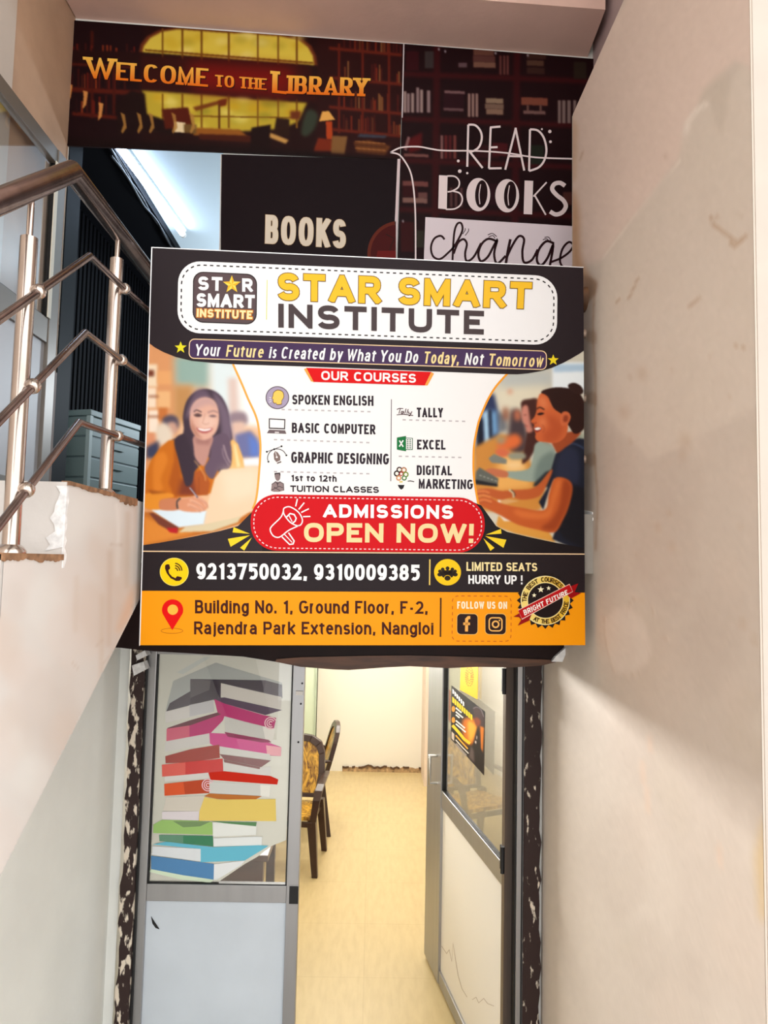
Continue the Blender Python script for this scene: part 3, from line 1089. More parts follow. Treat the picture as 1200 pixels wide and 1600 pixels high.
# ragged packing beside the door frame
def blotchy(lo_=.52):
    m = bpy.data.materials.new('brown_paint_with_plaster_flecks')
    m.use_nodes = True
    nt = m.node_tree
    b = nt.nodes['Principled BSDF']
    tc = nt.nodes.new('ShaderNodeTexCoord')
    mp = nt.nodes.new('ShaderNodeMapping')
    mp.inputs['Scale'].default_value = (1.2, 1, 0.5)
    mp.inputs['Rotation'].default_value = (0, 0.5, 0)
    n_ = nt.nodes.new('ShaderNodeTexNoise')
    n_.inputs['Scale'].default_value = 34
    n_.inputs['Detail'].default_value = 9
    r = nt.nodes.new('ShaderNodeValToRGB')
    r.color_ramp.elements[0].position = lo_
    r.color_ramp.elements[1].position = lo_ + .06
    r.color_ramp.elements[0].color = (*lin((40, 16, 12)), 1)
    r.color_ramp.elements[1].color = (*lin((226, 214, 196)), 1)
    nt.links.new(tc.outputs['Object'], mp.inputs['Vector'])
    nt.links.new(mp.outputs[0], n_.inputs['Vector'])
    nt.links.new(n_.outputs['Fac'], r.inputs['Fac'])
    nt.links.new(r.outputs['Color'], b.inputs['Base Color'])
    b.inputs['Roughness'].default_value = 0.6
    return m


blot = [blotchy(.53), blotchy(.60)]
gx = lambda x_: float(onY(x_, 1300, YD)[0])
for k, (xa_, xb_) in enumerate(((197, 217), (816, 842))):
    m_ = MB()
    n_ = 40
    inner = gx(xb_) if k == 0 else gx(xa_)
    outer = [((gx(xa_) if k == 0 else gx(xb_)) + .012 * (rng.random() - .5), 2.015 * i / n_) for i in range(n_ + 1)]
    m_.prism([(inner, 3.03, 0), (inner, 3.03, 2.015)] + [(x_, 3.03, z_) for x_, z_ in outer[::-1]], (0, .03, 0))
    structure(m_.build('trim_%d' % (3 + k), blot[k]))
# plaster bits sticking out at the head of the frame
m_ = MB()
for pts in ([(206, 1040), (224, 1034), (228, 1046), (209, 1056)], [(212, 1024), (226, 1016), (230, 1024), (214, 1032)]):
    m_.prism([onY(x_, y_, 3.0) for x_, y_ in pts], (0, .05, 0))
structure(m_.build('trim_5', scar))
m_ = MB()
m_.prism([onY(x_, y_, 2.70) for x_, y_ in [(868, 1026), (884, 1012), (884, 1022), (879, 1034), (862, 1034)]], (0, .06, 0))
structure(m_.build('trim_6', scar))
# white end of the landing slab beside the sign and the rough strip of wall above it
m_ = MB()
pts = [(912, 797), (925, 800), (926, 812), (923, 830), (924, 860), (921, 880), (924, 893), (912, 898)]
m_.prism([onX(x_, y_, XR - .004) for x_, y_ in pts], (.01, 0, 0))
structure(m_.build('trim_7', mat('white_plaster_patch', (250, 248, 244), 0.8, noise=0.1, nscale=40)))


# ------------------------------------------------------------------ doors
def frame_door(name, T, s0, s1, zb, zt_, mid, stile_l, stile_r, panel_mat, glass, d=0.04, gask=0.006, frame=alu, rail_top=0.05, rail_bot=0.09):
    """T(s, n, z) -> world; parts of an aluminium half-glazed door leaf"""
    root = structure(empty(name, T(s0, 0, 0)))

    def bx(mb, a0, a1, b0, b1, z0_, z1_, mi=0):
        mb.hexa([T(a0, b0, z0_), T(a1, b0, z0_), T(a1, b1, z0_), T(a0, b1, z0_), T(a0, b0, z1_), T(a1, b0, z1_), T(a1, b1, z1_), T(a0, b1, z1_)], mi)
    for a0, a1 in ((s0, s0 + stile_l), (s1 - stile_r, s1)):
        m1 = MB(); bx(m1, a0, a1, 0, d, zb, zt_); m1.build('stile', frame, root, bevel=.002)
    for z0_, z1_, nm in ((zb, zb + rail_bot, 'bottom_rail'), (mid[0], mid[1], 'middle_rail'), (zt_ - rail_top, zt_, 'top_rail')):
        m1 = MB(); bx(m1, s0 + stile_l, s1 - stile_r, .004, d - .004, z0_, z1_); m1.build(nm, frame, root, bevel=.002)
    m1 = MB(); bx(m1, s0 + stile_l - .002, s1 - stile_r + .002, d * .4, d * .6, zb + rail_bot, mid[0]); m1.build('panel', panel_mat, root)
    m1 = MB(); bx(m1, s0 + stile_l + gask, s1 - stile_r - gask, d * .48, d * .52, mid[1], zt_ - rail_top); m1.build('glass_pane', glass, root)
    g = MB()
    for a0 in (s0 + stile_l, s1 - stile_r - gask):
        bx(g, a0, a0 + gask, .008, d - .008, mid[1], zt_ - rail_top)
    bx(g, s0 + stile_l, s1 - stile_r, .008, d - .008, mid[1], mid[1] + gask * .6)
    g.build('gasket', rubber, root)
    return root


# left leaf, closed
dx = lambda x_: float(onY(x_, 1300, YD)[0])
ZM0, ZM1 = float(onY(330, 1411, YD)[2]), float(onY(330, 1384, YD)[2])
TL_ = lambda s, n_, z_: np.array((s, YD + .045 - n_, z_))
pane1 = glass_mat('clear_pane', refl=1.0)
door1 = frame_door('door_1', TL_, dx(219), dx(469), 0.02, 2.0, (ZM0, ZM1), dx(232) - dx(219), dx(469) - dx(450), mat('blue_grey_door_panel', (206, 216, 226), 0.5, noise=0.05, nscale=5), pane1)
m_ = MB()
m_.box((dx(455), YD - .002, ZM0 + .002), (dx(469), YD + .004, ZM1), 0)
# screws and a latch keeper on the closing stile
for (x_, y_) in ((472, 1068), (470, 1100), (466, 1160)):
    p = onY(x_, y_, YD)
    m_.lathe((p[0], YD + .008, p[2]), (0, -1, 0), [(0, .004), (.006, .004), (.008, .001)], 10)
m_.build('screw', rubber, door1)
m_ = MB()
p = onY(469, 1083, YD)
m_.box((p[0] - .018, YD - .002, p[2] - .008), (p[0] + .012, YD + .006, p[2] + .008))
m_.build('latch_keeper', mat('white_plastic', (226, 222, 216), 0.5), door1)
# black scuff on the lower panel
m_ = MB()
m_.prism([onY(x_, y_, YD + .018) for x_, y_ in [(236, 1432), (241, 1440), (249, 1452), (243, 1450), (238, 1443)]], (0, .002, 0))
m_.build('scuff', rubber, door1)

# outer frame of the doorway
m_ = MB()
m_.box((gx(216), YD - .01, 0), (gx(219.5), YD + .05, 2.02), 1)
m_.box((gx(804), YD - .01, 0), (gx(806), YD + .05, 2.02), 1)
m_.box((gx(806), YD - .02, 0), (gx(817), YD + .05, 2.02), 0)
m_.box((gx(813), YD - .026, 0), (gx(815), YD - .018, 2.02), 1)
m_.box((gx(216), YD - .01, 2.0), (gx(817), YD + .05, 2.02), 0)
structure(m_.build('trim_8', [alu, rubber], bevel=.0015))

# right leaf, swung into the room
H_ = onY(803, 1300, YD + .05)[:2]
Y_free = 4.43
Fp = np.array((ray(677, 1220)[0] / ray(677, 1220)[1] * Y_free, Y_free))
ud = Fp - H_
LEN = float(np.linalg.norm(ud))
ud = ud / LEN
nd = np.array((-ud[1], ud[0]))      # towards the passage side (left)
if nd[0] > 0:
    nd = -nd
TR_ = lambda s, n_, z_: np.array((H_[0] + ud[0] * s + nd[0] * n_, H_[1] + ud[1] * s + nd[1] * n_, z_))
LN = np.array((nd[0], nd[1], 0.0))


def on_leaf(x_, y_, off=.04):
    return on_plane(x_, y_, TR_(0, off, 1.0), LN)


def leaf_s(x_, y_, off=.04):
    p_ = on_leaf(x_, y_, off)
    return float((p_[:2] - H_) @ ud), float(p_[2])


sh = leaf_s(784, 1300)[0]
sf = LEN - leaf_s(689, 1210)[0]
zr0, zr1 = leaf_s(730, 1316)[1], leaf_s(730, 1285)[1]
pane2 = glass_mat('clear_pane_of_open_leaf', refl=0.35)
door2 = frame_door('door_2', TR_, 0.0, LEN, 0.02, 1.99, (zr0, zr1), sh, sf, mat('off_white_door_panel', (240, 234, 224), 0.5), pane2, rail_bot=.07)
# bronze coloured edge along the hinge stile
m_ = MB()
m_.hexa([TR_(a, b, c) for c in (.02, 1.99) for a, b in ((-.002, .002), (sh * .72, .002), (sh * .72, .043), (-.002, .043))])
m_.build('hinge_stile_cover', alu_dark, door2)
m_ = MB()
for (zc) in (leaf_s(800, 1356)[1], 1.86):
    c_ = TR_(-.004, .052, zc)
    m_.lathe(c_ - np.array((0, 0, .055)), (0, 0, 1), [(0, .009), (.11, .009)], 12)
    m_.hexa([TR_(a, b, c) for c in (zc - .05, zc + .05) for a, b in ((-.0, .044), (.035, .044), (.035, .050), (-.0, .050))])
m_.build('hinge', black, door2)
hs, hz1 = leaf_s(683, 1180)
hz0 = leaf_s(683, 1224)[1]
for n0, n1, so_ in ((.04, .085, sf * .75), (0, -.045, .02)):
    m_ = MB()
    m_.tube([TR_(LEN - so_, n0, hz0), TR_(LEN - so_, n1, hz0), TR_(LEN - so_, n1, hz1), TR_(LEN - so_, n0, hz1)], .0075, 10)
    m_.build('handle', mat('polished_steel_handle', (190, 186, 178), 0.25, metal=0.9), door2)
# cracks in the lower panel
crk = Sheet(lambda x_, y_: on_leaf(x_, y_, .0245), LN)
for ln in ([(690, 1478), (698, 1490), (702, 1484), (706, 1502), (708, 1474), (712, 1500), (716, 1525)], [(738, 1562), (744, 1558), (748, 1567), (756, 1560), (762, 1568), (772, 1572)], [(716, 1525), (722, 1545), (730, 1558)]):
    crk.line('crack', ln, .8, (196, 180, 164), 1)
crk.build(door2, print_mat('panel_marks', 0.6))

# upper door leaf, folded back against the left wall
XDL = -1.345
far_y = float(onX(106, 230, XDL)[1])
far_y = min(far_y, 2.99)
zt3 = float(onX(0, 112, XDL)[2])
zt3i = float(onX(0, 141, XDL)[2])
zm3 = (float(onX(40, 512, XDL)[2]), float(onX(40, 470, XDL)[2]))
T3 = lambda s, n_, z_: np.array((XDL - n_, far_y - s, z_))
door3 = frame_door('door_3', T3, 0.0, 1.3, ZL + .02, zt3, zm3, .075, .06, mat('grey_white_door_panel', (196, 196, 200), 0.5), glass_mat('clear_pane_of_upper_door', refl=0.15), frame=mat('grey_aluminium', (132, 124, 116), 0.45, metal=0.5), rail_top=zt3 - zt3i)
m_ = MB()
m_.box((XDL - .0, far_y - .10, zm3[1]), (XDL + .004, far_y - .073, zt3 - (zt3 - zt3i)))
m_.build('glazing_bead', mat('cream_glazing_bead', (226, 218, 200), 0.5), door3)
# brown jamb beside the opening
m_ = MB(); m_.box((XO0 - .03, YD - .03, ZL), (XO0 + .004, YD - .005, EYE + .80))
structure(m_.build('trim_9', mat('brown_jamb', (112, 84, 66), 0.6)))

# ================================================================== things
# ------------------------------------------------------------------ stainless steel railing
steel = mat('worn_stainless_steel', (206, 192, 182), 0.2, metal=0.95, noise=0.3, nscale=14, stretch=(1, 1, .3))
steel_dark = mat('dull_steel_tube', (144, 126, 120), 0.22, metal=0.9, noise=0.3, nscale=18)
rail = tag(empty('stair_railing', (-.8, 1.6, Z1)), 'stainless steel railing with three bent rails along the stairs and landing', 'railing')
XH = -0.80
hA = onX(-60, 336, XH)
h0, h1 = onX(0, 314, XH), onX(112, 268, XH)
h2 = onX(243, 424, XH)
h0 = h1 + (h0 - h1) * 2.2
YF = float(h2[1])
m_ = MB()
m_.tube([h0, h1, np.array((XH, YF, h1[2]))], .0265, 20)
m_.tube([np.array((XH, YF, h1[2])), np.array((XR - .002, YF, h1[2] - .03))], .0255, 16)
m_.build('handrail', steel_dark, rail)
m_ = MB()
m_.sphere((XH, YF, h1[2]), .0285)
m_.build('handrail_elbow', steel, rail)
XRl = -0.772
posts = []
for (xt, yt, xb_, yb_, sx, sy) in ((48, 372, 14, 862, 50, 322), (185, 405, 163, 752, 187, 372)):
    Yp = float((onX((xt + xb_) / 2, (yt + yb_) / 2, XH))[1])
    zt_p = float(onY(xt, yt, Yp)[2])
    zb_p = (Z1 if yb_ > 800 else Z2) + .0015
    yh = h1[2] - .02 if Yp > h1[1] else float(h1[2] + (h0[2] - h1[2]) * (Yp - h1[1]) / (h0[1] - h1[1])) - .02
    m_ = MB(); m_.tube([(XH, Yp, zb_p), (XH, Yp, zt_p)], .019, 18); po = m_.build('post', steel, rail)
    m_ = MB(); m_.tube([(XH, Yp, zt_p - .01), (XH, Yp, yh)], .0075, 12); m_.build('spigot', steel, po)
    m_ = MB(); m_.lathe((XH, Yp, zb_p), (0, 0, 1), [(0, .033), (.006, .033), (.014, .027), (.020, .020)], 20); m_.build('base_flange', steel, po)
    posts.append(Yp)
for (a, b, c) in (((-40, 526), (140, 400), (238, 489)), ((-40, 697), (133, 520), (226, 589)), ((-40, 872), (123, 660), (216, 688))):
    pa, pb, pc = onX(*a, XRl), onX(*b, XRl), onX(*c, XRl)
    pc = np.array((XRl, YF, pc[2]))
    m_ = MB()
    m_.tube([pa, pb, pc, np.array((XRl + .02, YF + .005, pc[2]))], .0095, 12)
    m_.tube([np.array((XRl, YF, pc[2])), np.array((XR - .002, YF, pc[2]))], .0095, 12)
    rl = m_.build('rail', steel_dark, rail)
    for Yp in posts:
        if Yp < pb[1]:
            q_ = pa + (pb - pa) * (Yp - pa[1]) / (pb[1] - pa[1])
            dr = pb - pa
        else:
            q_ = pb + (pc - pb) * (Yp - pb[1]) / (pc[1] - pb[1])
            dr = pc - pb
        dr = dr / np.linalg.norm(dr)
        m_ = MB()
        m_.lathe(q_ - dr * .013, dr, [(0, .010), (.002, .0145), (.008, .017), (.018, .017), (.024, .0145), (.026, .010)], 16)
        m_.tube([q_ + np.array((-.018, 0, 0)), q_], .008, 10)
        m_.build('clamp', steel, rl)
    m_ = MB(); m_.lathe((XR, YF, pc[2]), (-1, 0, 0), [(0, .016), (.004, .016), (.03, .0105)], 14); m_.build('wall_socket', mat('rusty_socket', (196, 170, 150), 0.5, metal=0.4, noise=.4, nscale=40), rl)
m_ = MB()
m_.lathe((XR, YF, h1[2] - .03), (-1, 0, 0), [(0, .045), (.006, .045), (.03, .030)], 18)
m_.build('wall_socket', mat('rusty_collar', (120, 84, 58), 0.6, metal=0.3, noise=.5, nscale=30), rail)

# ------------------------------------------------------------------ the big sign on the railing
h_ = lambda a: np.array([a[0], a[1], 1.0])
sTL, sTR, sBR, sBL = (238, 387.5), (911, 418.5), (914, 1008), (219, 1008)
v1 = np.cross(np.cross(h_(sTL), h_(sTR)), np.cross(h_(sBL), h_(sBR))); v1 = v1 / v1[2]
v2 = np.cross(np.cross(h_(sTL), h_(sBL)), np.cross(h_(sTR), h_(sBR))); v2 = v2 / v2[2]
sn = np.cross(ray(*v1[:2]), ray(*v2[:2])); sn = sn / np.linalg.norm(sn)
if sn[1] > 0:
    sn = -sn
S0 = ORG + ray(238, 387.5) / ray(238, 387.5)[1] * 2.225
PS = lambda x_, y_: on_plane(x_, y_, S0, sn)
sign = tag(empty('signboard', PS(566, 1008)), 'large printed signboard for a coaching institute hung on the landing railing', 'sign')
qd = [PS(*p_) for p_ in (sTL, sTR, sBR, sBL)]
m_ = MB(); m_.prism([p_ - sn * .0006 for p_ in qd[::-1]], -sn * .022)
m_.build('backing_board', mat('sign_backing', (40, 34, 36), 0.6), sign)
m_ = MB()
cc = sum(qd) / 4
o_ = [cc + (p_ - cc) * 1.0035 + sn * .003 for p_ in qd]
i_ = [cc + (p_ - cc) * .9990 + sn * .003 for p_ in qd]
for k in (0, 3):
    a, b = k, (k + 1) % 4
    m_.hexa([o_[a], o_[b], i_[b], i_[a], o_[a] - sn * .02, o_[b] - sn * .02, i_[b] - sn * .02, i_[a] - sn * .02])
m_.build('frame_edge', mat('bare_aluminium_edge', (236, 238, 240), 0.35, metal=0.3), sign)

S = Sheet(PS, sn, .85)
DARK = (34, 26, 29)
WHITE = (250, 250, 252)
GOLD = (250, 198, 48)
S.poly('base_print', [sTL, sTR, sBR, sBL], DARK, 0)

# --- printed photograph of the student with a laptop (left)
p1 = Paint(210, 555, 420, 868, 2.0, (236, 190, 150))
p1.crop(220, 580, 5.715)
D = p1.poly
D([(0, -160), (330, -160), (300, 1700), (-80, 1700)], (224, 156, 104), 6)
for (x_, y_, w_, h2_, c_) in ((60, -60, 90, 200, (246, 222, 190)), (150, 0, 130, 120, (236, 170, 110)), (60, 150, 80, 180, (250, 226, 200)), (150, 180, 120, 150, (240, 186, 130)), (70, 350, 90, 200, (252, 232, 212)), (160, 330, 80, 110, (206, 120, 60)), (60, 560, 80, 120, (226, 150, 110)), (60, -10, 60, 60, (120, 60, 40)), (70, 220, 90, 14, (140, 76, 50)), (60, 400, 110, 14, (150, 84, 54))):
    D([(x_, y_), (x_ + w_, y_), (x_ + w_, y_ + h2_), (x_, y_ + h2_)], c_, 2)
D([(300, -140), (640, -140), (620, 150), (310, 130)], (150, 178, 168), 6)
D([(300, 130), (470, 130), (450, 500), (300, 420)], (196, 144, 88), 5)
D([(610, -140), (900, -140), (900, 500), (700, 600), (620, 200)], (226, 238, 240), 6)
D([(780, 60), (880, 60), (890, 420), (790, 420)], (224, 200, 190), 4)
D([(860, -100), (1200, -100), (1200, 520), (900, 480)], (250, 252, 252), 5)
# blurred people behind
D([(200, 420), (270, 390), (330, 420), (340, 500), (280, 520), (200, 480)], (86, 76, 92), 2.5, smooth=True)
D([(240, 470), (310, 460), (330, 540), (270, 570)], (206, 160, 140), 2.5, smooth=True)
D([(140, 500), (230, 470), (290, 600), (160, 660)], (232, 216, 196), 3, smooth=True)
D([(50, 680), (160, 620), (170, 780), (50, 780)], (60, 64, 92), 3)
D([(800, 380), (930, 370), (950, 470), (810, 480)], (150, 130, 140), 3, smooth=True)
D([(800, 470), (930, 460), (900, 580), (820, 580)], (226, 190, 172), 3, smooth=True)
D([(840, 570), (980, 530), (1040, 600), (1060, 770), (860, 780)], (112, 116, 164), 3)
D([(960, 560), (1060, 640), (1060, 770), (980, 770)], (98, 128, 206), 4)
D([(910, 785), (1060, 770), (1080, 860), (900, 860)], (238, 244, 250), 2)
D([(860, 850), (1100, 845), (1100, 900), (860, 900)], (234, 206, 178), 2)
# hair mass
HAIR = (66, 51, 64)
D([(575, 160), (480, 190), (410, 270), (378, 400), (385, 520), (360, 590), (280, 620), (270, 760), (300, 900), (330, 1000), (420, 1050), (500, 1040), (620, 1000), (720, 900), (800, 860), (810, 720), (820, 600), (800, 480), (780, 350), (730, 240), (660, 180)], HAIR, .8, smooth=True)
D([(640, 180), (720, 250), (790, 380), (820, 560), (800, 700), (740, 780), (700, 700), (720, 520), (690, 330)], (132, 112, 132), 3, .75, smooth=True)
D([(480, 190), (575, 165), (620, 230), (560, 280), (470, 330), (430, 420), (400, 400)], (112, 92, 112), 3, .8, smooth=True)
# orange shirt
OR = (206, 112, 24)
D([(345, 610), (250, 620), (170, 690), (90, 800), (45, 920), (35, 1130), (60, 1230), (180, 1240), (290, 1210), (340, 1130), (470, 1120), (640, 1090), (700, 900), (600, 760), (480, 900), (420, 1000), (360, 860), (330, 720)], OR, .8)
D([(790, 640), (820, 610), (870, 650), (910, 760), (930, 880), (780, 900), (800, 780)], (240, 186, 110), .8)
D([(830, 640), (850, 660), (890, 850), (860, 860), (840, 740)], (252, 226, 170), 1.5)
D([(300, 620), (360, 900), (350, 1100), (300, 1130), (250, 1000), (300, 800)], (170, 82, 20), 2, .8)
D([(120, 800), (200, 720), (240, 800), (180, 960), (200, 1050), (120, 1080)], (226, 132, 40), 2.5, .9, smooth=True)
D([(40, 1100), (250, 1090), (300, 1120), (230, 1150), (180, 1230), (40, 1220)], (232, 146, 44), 1.2, smooth=True)
D([(60, 1060), (240, 1085), (100, 1100)], (150, 74, 16), 1.5, .8)
D([(480, 900), (560, 880), (620, 1000), (600, 1110), (340, 1110), (420, 1000)], (178, 88, 34), 1.2)
D([(360, 960), (470, 960), (500, 1110), (330, 1110)], (120, 52, 34), 3, .85)
# hair strands over the shirt
D([(300, 620), (390, 560), (430, 640), (470, 760), (480, 880), (460, 1000), (410, 1030), (380, 960), (340, 800)], (60, 46, 58), 1, smooth=True)
D([(640, 600), (760, 560), (810, 680), (800, 860), (700, 880), (650, 960), (600, 940), (570, 860), (620, 760)], (104, 84, 102), 1.2, smooth=True)
p1.line([(740, 660), (770, 760), (800, 820)], 10, (214, 190, 190), 1, .8)
p1.line([(730, 690), (740, 760), (790, 850)], 6, (206, 182, 186), 1, .7)
# neck and face
D([(480, 580), (640, 580), (620, 700), (600, 780), (560, 850), (490, 780), (475, 690)], (196, 146, 134), 1, smooth=True)
D([(480, 590), (560, 620), (640, 590), (610, 660), (500, 650)], (160, 110, 104), 2.5, .8)
SK = (226, 176, 156)
D([(575, 235), (500, 260), (450, 330), (438, 430), (450, 510), (490, 580), (560, 615), (630, 590), (680, 530), (700, 430), (690, 330), (650, 260)], SK, .8, smooth=True)
D([(575, 235), (500, 260), (448, 330), (440, 400), (520, 330), (620, 300), (690, 340), (650, 260)], (196, 158, 156), 3, .75, smooth=True)
D([(445, 400), (470, 480), (520, 570), (560, 612), (490, 580), (450, 510)], (176, 116, 96), 2, .8)
D([(520, 420), (590, 400), (680, 430), (660, 500), (600, 520), (540, 500)], (240, 204, 186), 4, .7, smooth=True)
p1.line([(475, 366), (500, 350), (545, 368)], 13, (92, 66, 70), .6, .9)
p1.line([(600, 372), (650, 356), (690, 372)], 11, (138, 106, 112), .8, .8)
D([(478, 398), (510, 384), (545, 400), (512, 410)], (70, 48, 52), .8, smooth=True)
p1.line([(476, 394), (510, 380), (548, 396)], 6, (60, 40, 44), .5, .9)
D([(610, 402), (645, 392), (680, 404), (645, 413)], (120, 92, 98), 1, smooth=True)
p1.line([(575, 380), (560, 440), (555, 466), (590, 476), (612, 462)], 8, (196, 140, 124), 1.2, .8)
D([(500, 506), (560, 522), (640, 508), (620, 540), (570, 556), (520, 540)], (176, 84, 84), .8, smooth=True)
D([(512, 510), (570, 520), (630, 512), (612, 530), (570, 537), (530, 530)], (252, 246, 244), .5, smooth=True)
p1.line([(482, 480), (498, 520), (520, 550)], 6, (190, 130, 112), 1, .7)
p1.line([(655, 480), (648, 520), (630, 550)], 6, (206, 150, 132), 1, .6)
# collar
p1.line([(480, 800), (520, 850), (570, 930), (580, 980)], 9, (236, 176, 110), .8, .9)
p1.line([(520, 950), (520, 1110)], 5, (126, 58, 26), 1, .8)
# laptop, notebook, table
D([(30, 1260), (1000, 1260), (1000, 1330), (640, 1440), (20, 1570), (20, 1280)], (196, 112, 40), 1)
D([(30, 1300), (330, 1420), (500, 1440), (20, 1560)], (226, 140, 54), 3)
D([(660, 960), (720, 880), (1070, 855), (1100, 1180), (860, 1330), (560, 1380), (600, 1180)], (240, 212, 178), .9)
D([(720, 890), (1060, 870), (1060, 1100), (760, 1180)], (248, 226, 198), 8, .8)
D([(560, 1370), (840, 1310), (900, 1290), (870, 1350), (640, 1430), (340, 1440), (400, 1390)], (222, 206, 170), 1)
D([(95, 1240), (330, 1235), (590, 1245), (565, 1370), (400, 1390), (330, 1400)], (224, 240, 250), .8)
D([(75, 1270), (110, 1265), (340, 1395), (330, 1440), (290, 1440), (160, 1370)], (120, 60, 44), .8)
D([(230, 1400), (330, 1400), (330, 1450), (260, 1440)], (190, 30, 36), 1)
# hand with pen
D([(180, 1150), (330, 1135), (380, 1180), (330, 1240), (180, 1235)], (206, 130, 92), .8, smooth=True)
D([(330, 1150), (440, 1130), (500, 1110), (580, 1160), (600, 1210), (560, 1250), (480, 1260), (380, 1250), (330, 1220)], (222, 152, 116), .8, smooth=True)
for a_ in ([(480, 1120), (560, 1160), (590, 1210)], [(440, 1150), (520, 1190), (560, 1240)], [(420, 1190), (490, 1220), (520, 1250)]):
    p1.line(a_, 26, (238, 184, 156), .8, .9)
    p1.line([(x_ + 14, y_ + 14) for x_, y_ in a_], 5, (168, 100, 76), .8, .8)
p1.line([(440, 1040), (510, 1130)], 14, (96, 84, 100), .5)
p1.line([(436, 1040), (500, 1120)], 5, (240, 236, 246), .4)
p1.line([(355, 1135), (325, 1170), (330, 1230)], 16, (60, 56, 60), .6)
p1.blurall(.35)
S.raster('student_photo_print', [(232, 536), (414, 566), (408, 862), (222, 862)], p1, 1)

# --- printed photograph of pupils at computers (right)
p2 = Paint(728, 560, 920, 868, 2.0, (214, 208, 190))
p2.crop(730, 580, 5.714)
D = p2.poly
D([(300, -100), (1100, -100), (1100, 900), (240, 900)], (206, 202, 186), 2)
D([(240, 150), (700, 60), (720, 500), (300, 520)], (226, 218, 194), 8)
D([(330, 0), (760, 0), (760, 120), (300, 140)], (190, 194, 190), 6)
D([(760, -80), (1080, -80), (1080, 200), (760, 160)], (238, 246, 250), 2)
D([(770, -60), (1080, -60), (1080, 0), (770, 10)], (178, 204, 226), 2)
D([(1040, 550), (960, 560), (960, 620), (1060, 620)], (150, 160, 140), 4)
D([(360, 170), (400, 160), (405, 200), (365, 205)], (216, 150, 120), 3, .7, smooth=True)
# blue monitors
D([(80, 250), (240, 200), (290, 420), (280, 600), (90, 760)], (44, 54, 92), 3)
D([(130, 370), (200, 340), (215, 620), (150, 680)], (170, 206, 232), 3)
D([(205, 350), (270, 360), (280, 560), (215, 580)], (120, 170, 214), 4)
D([(100, 440), (140, 420), (150, 700), (90, 740)], (14, 18, 34), 2.5)
D([(190, 340), (215, 340), (225, 600), (200, 610)], (20, 26, 44), 2)
D([(270, 360), (350, 390), (360, 520), (290, 560)], (86, 92, 104), 3.5, .8)
# desk
D([(60, 680), (300, 560), (480, 600), (560, 800), (700, 1060), (640, 1250), (60, 1250)], (206, 138, 60), 3)
D([(290, 740), (460, 680), (560, 960), (590, 1040), (260, 1080), (240, 960)], (236, 174, 92), 5)
D([(320, 800), (480, 790), (520, 880), (360, 890)], (250, 216, 160), 5, .8)
# far pupils
D([(380, 390), (430, 340), (500, 390), (540, 560), (520, 720), (380, 700)], (72, 58, 62), 4, smooth=True)
D([(320, 340), (360, 330), (370, 420), (330, 440)], (150, 90, 66), 4, smooth=True)
D([(420, 360), (470, 350), (480, 430), (430, 440)], (190, 110, 80), 3.5, smooth=True)
D([(270, 650), (420, 560), (490, 620), (430, 690), (300, 700)], (226, 110, 56), 3.5, smooth=True)
D([(250, 590), (360, 600), (300, 660)], (150, 150, 130), 4)
# second girl, grey sweater
D([(480, 290), (560, 250), (640, 260), (700, 420), (640, 640), (570, 760), (540, 800), (490, 820), (520, 640), (530, 500)], (70, 36, 30), 1.5, smooth=True)
D([(490, 330), (540, 310), (570, 420), (590, 520), (560, 550), (530, 540), (520, 480), (495, 450)], (206, 134, 116), 1.4, smooth=True)
p2.line([(505, 395), (530, 390)], 7, (90, 44, 40), .8, .8)
p2.line([(512, 490), (545, 492)], 8, (170, 70, 66), 1, .8)
D([(560, 300), (640, 280), (620, 420), (600, 520), (570, 470)], (70, 36, 30), 2.5, smooth=True)
D([(610, 650), (700, 630), (770, 680), (790, 760), (760, 900), (700, 960), (580, 990), (370, 950), (340, 900), (480, 890), (560, 860), (590, 760)], (148, 164, 152), 1, smooth=True)
D([(640, 800), (760, 720), (780, 800), (720, 950), (600, 990)], (108, 124, 118), 3, .8, smooth=True)
D([(600, 1000), (700, 900), (760, 880), (740, 1040), (590, 1030)], (40, 46, 50), 1.5)
D([(170, 880), (240, 870), (360, 900), (350, 950), (240, 940), (180, 915)], (196, 112, 76), 1.2, smooth=True)
D([(250, 710), (330, 690), (390, 740), (300, 770)], (216, 110, 74), 2, smooth=True)
D([(370, 740), (500, 730), (520, 780), (400, 790)], (150, 150, 130), 2, smooth=True)
# keyboards
D([(190, 780), (240, 740), (355, 790), (350, 830), (220, 820)], (126, 128, 118), 1.2)
D([(80, 900), (110, 860), (280, 960), (270, 1030), (70, 1000)], (98, 100, 92), 1)
D([(75, 970), (270, 1010), (270, 1030), (75, 1010)], (30, 28, 30), .8)
for k in range(5):
    p2.line([(110 + k * 34, 930 + k * 12), (130 + k * 34, 936 + k * 12)], 8, (170, 170, 158), .6, smooth=False)
# paper and front desk
D([(280, 1130), (470, 1160), (340, 1190), (270, 1180)], (236, 226, 214), .8)
D([(290, 1080), (620, 1050), (690, 1180), (650, 1240), (300, 1200)], (210, 140, 60), 1.5, .7)
D([(280, 1290), (400, 1330), (720, 1420), (790, 1530), (430, 1450), (280, 1395), (260, 1370)], (222, 156, 66), .8)
D([(280, 1280), (420, 1340), (330, 1340)], (236, 224, 212), .8)
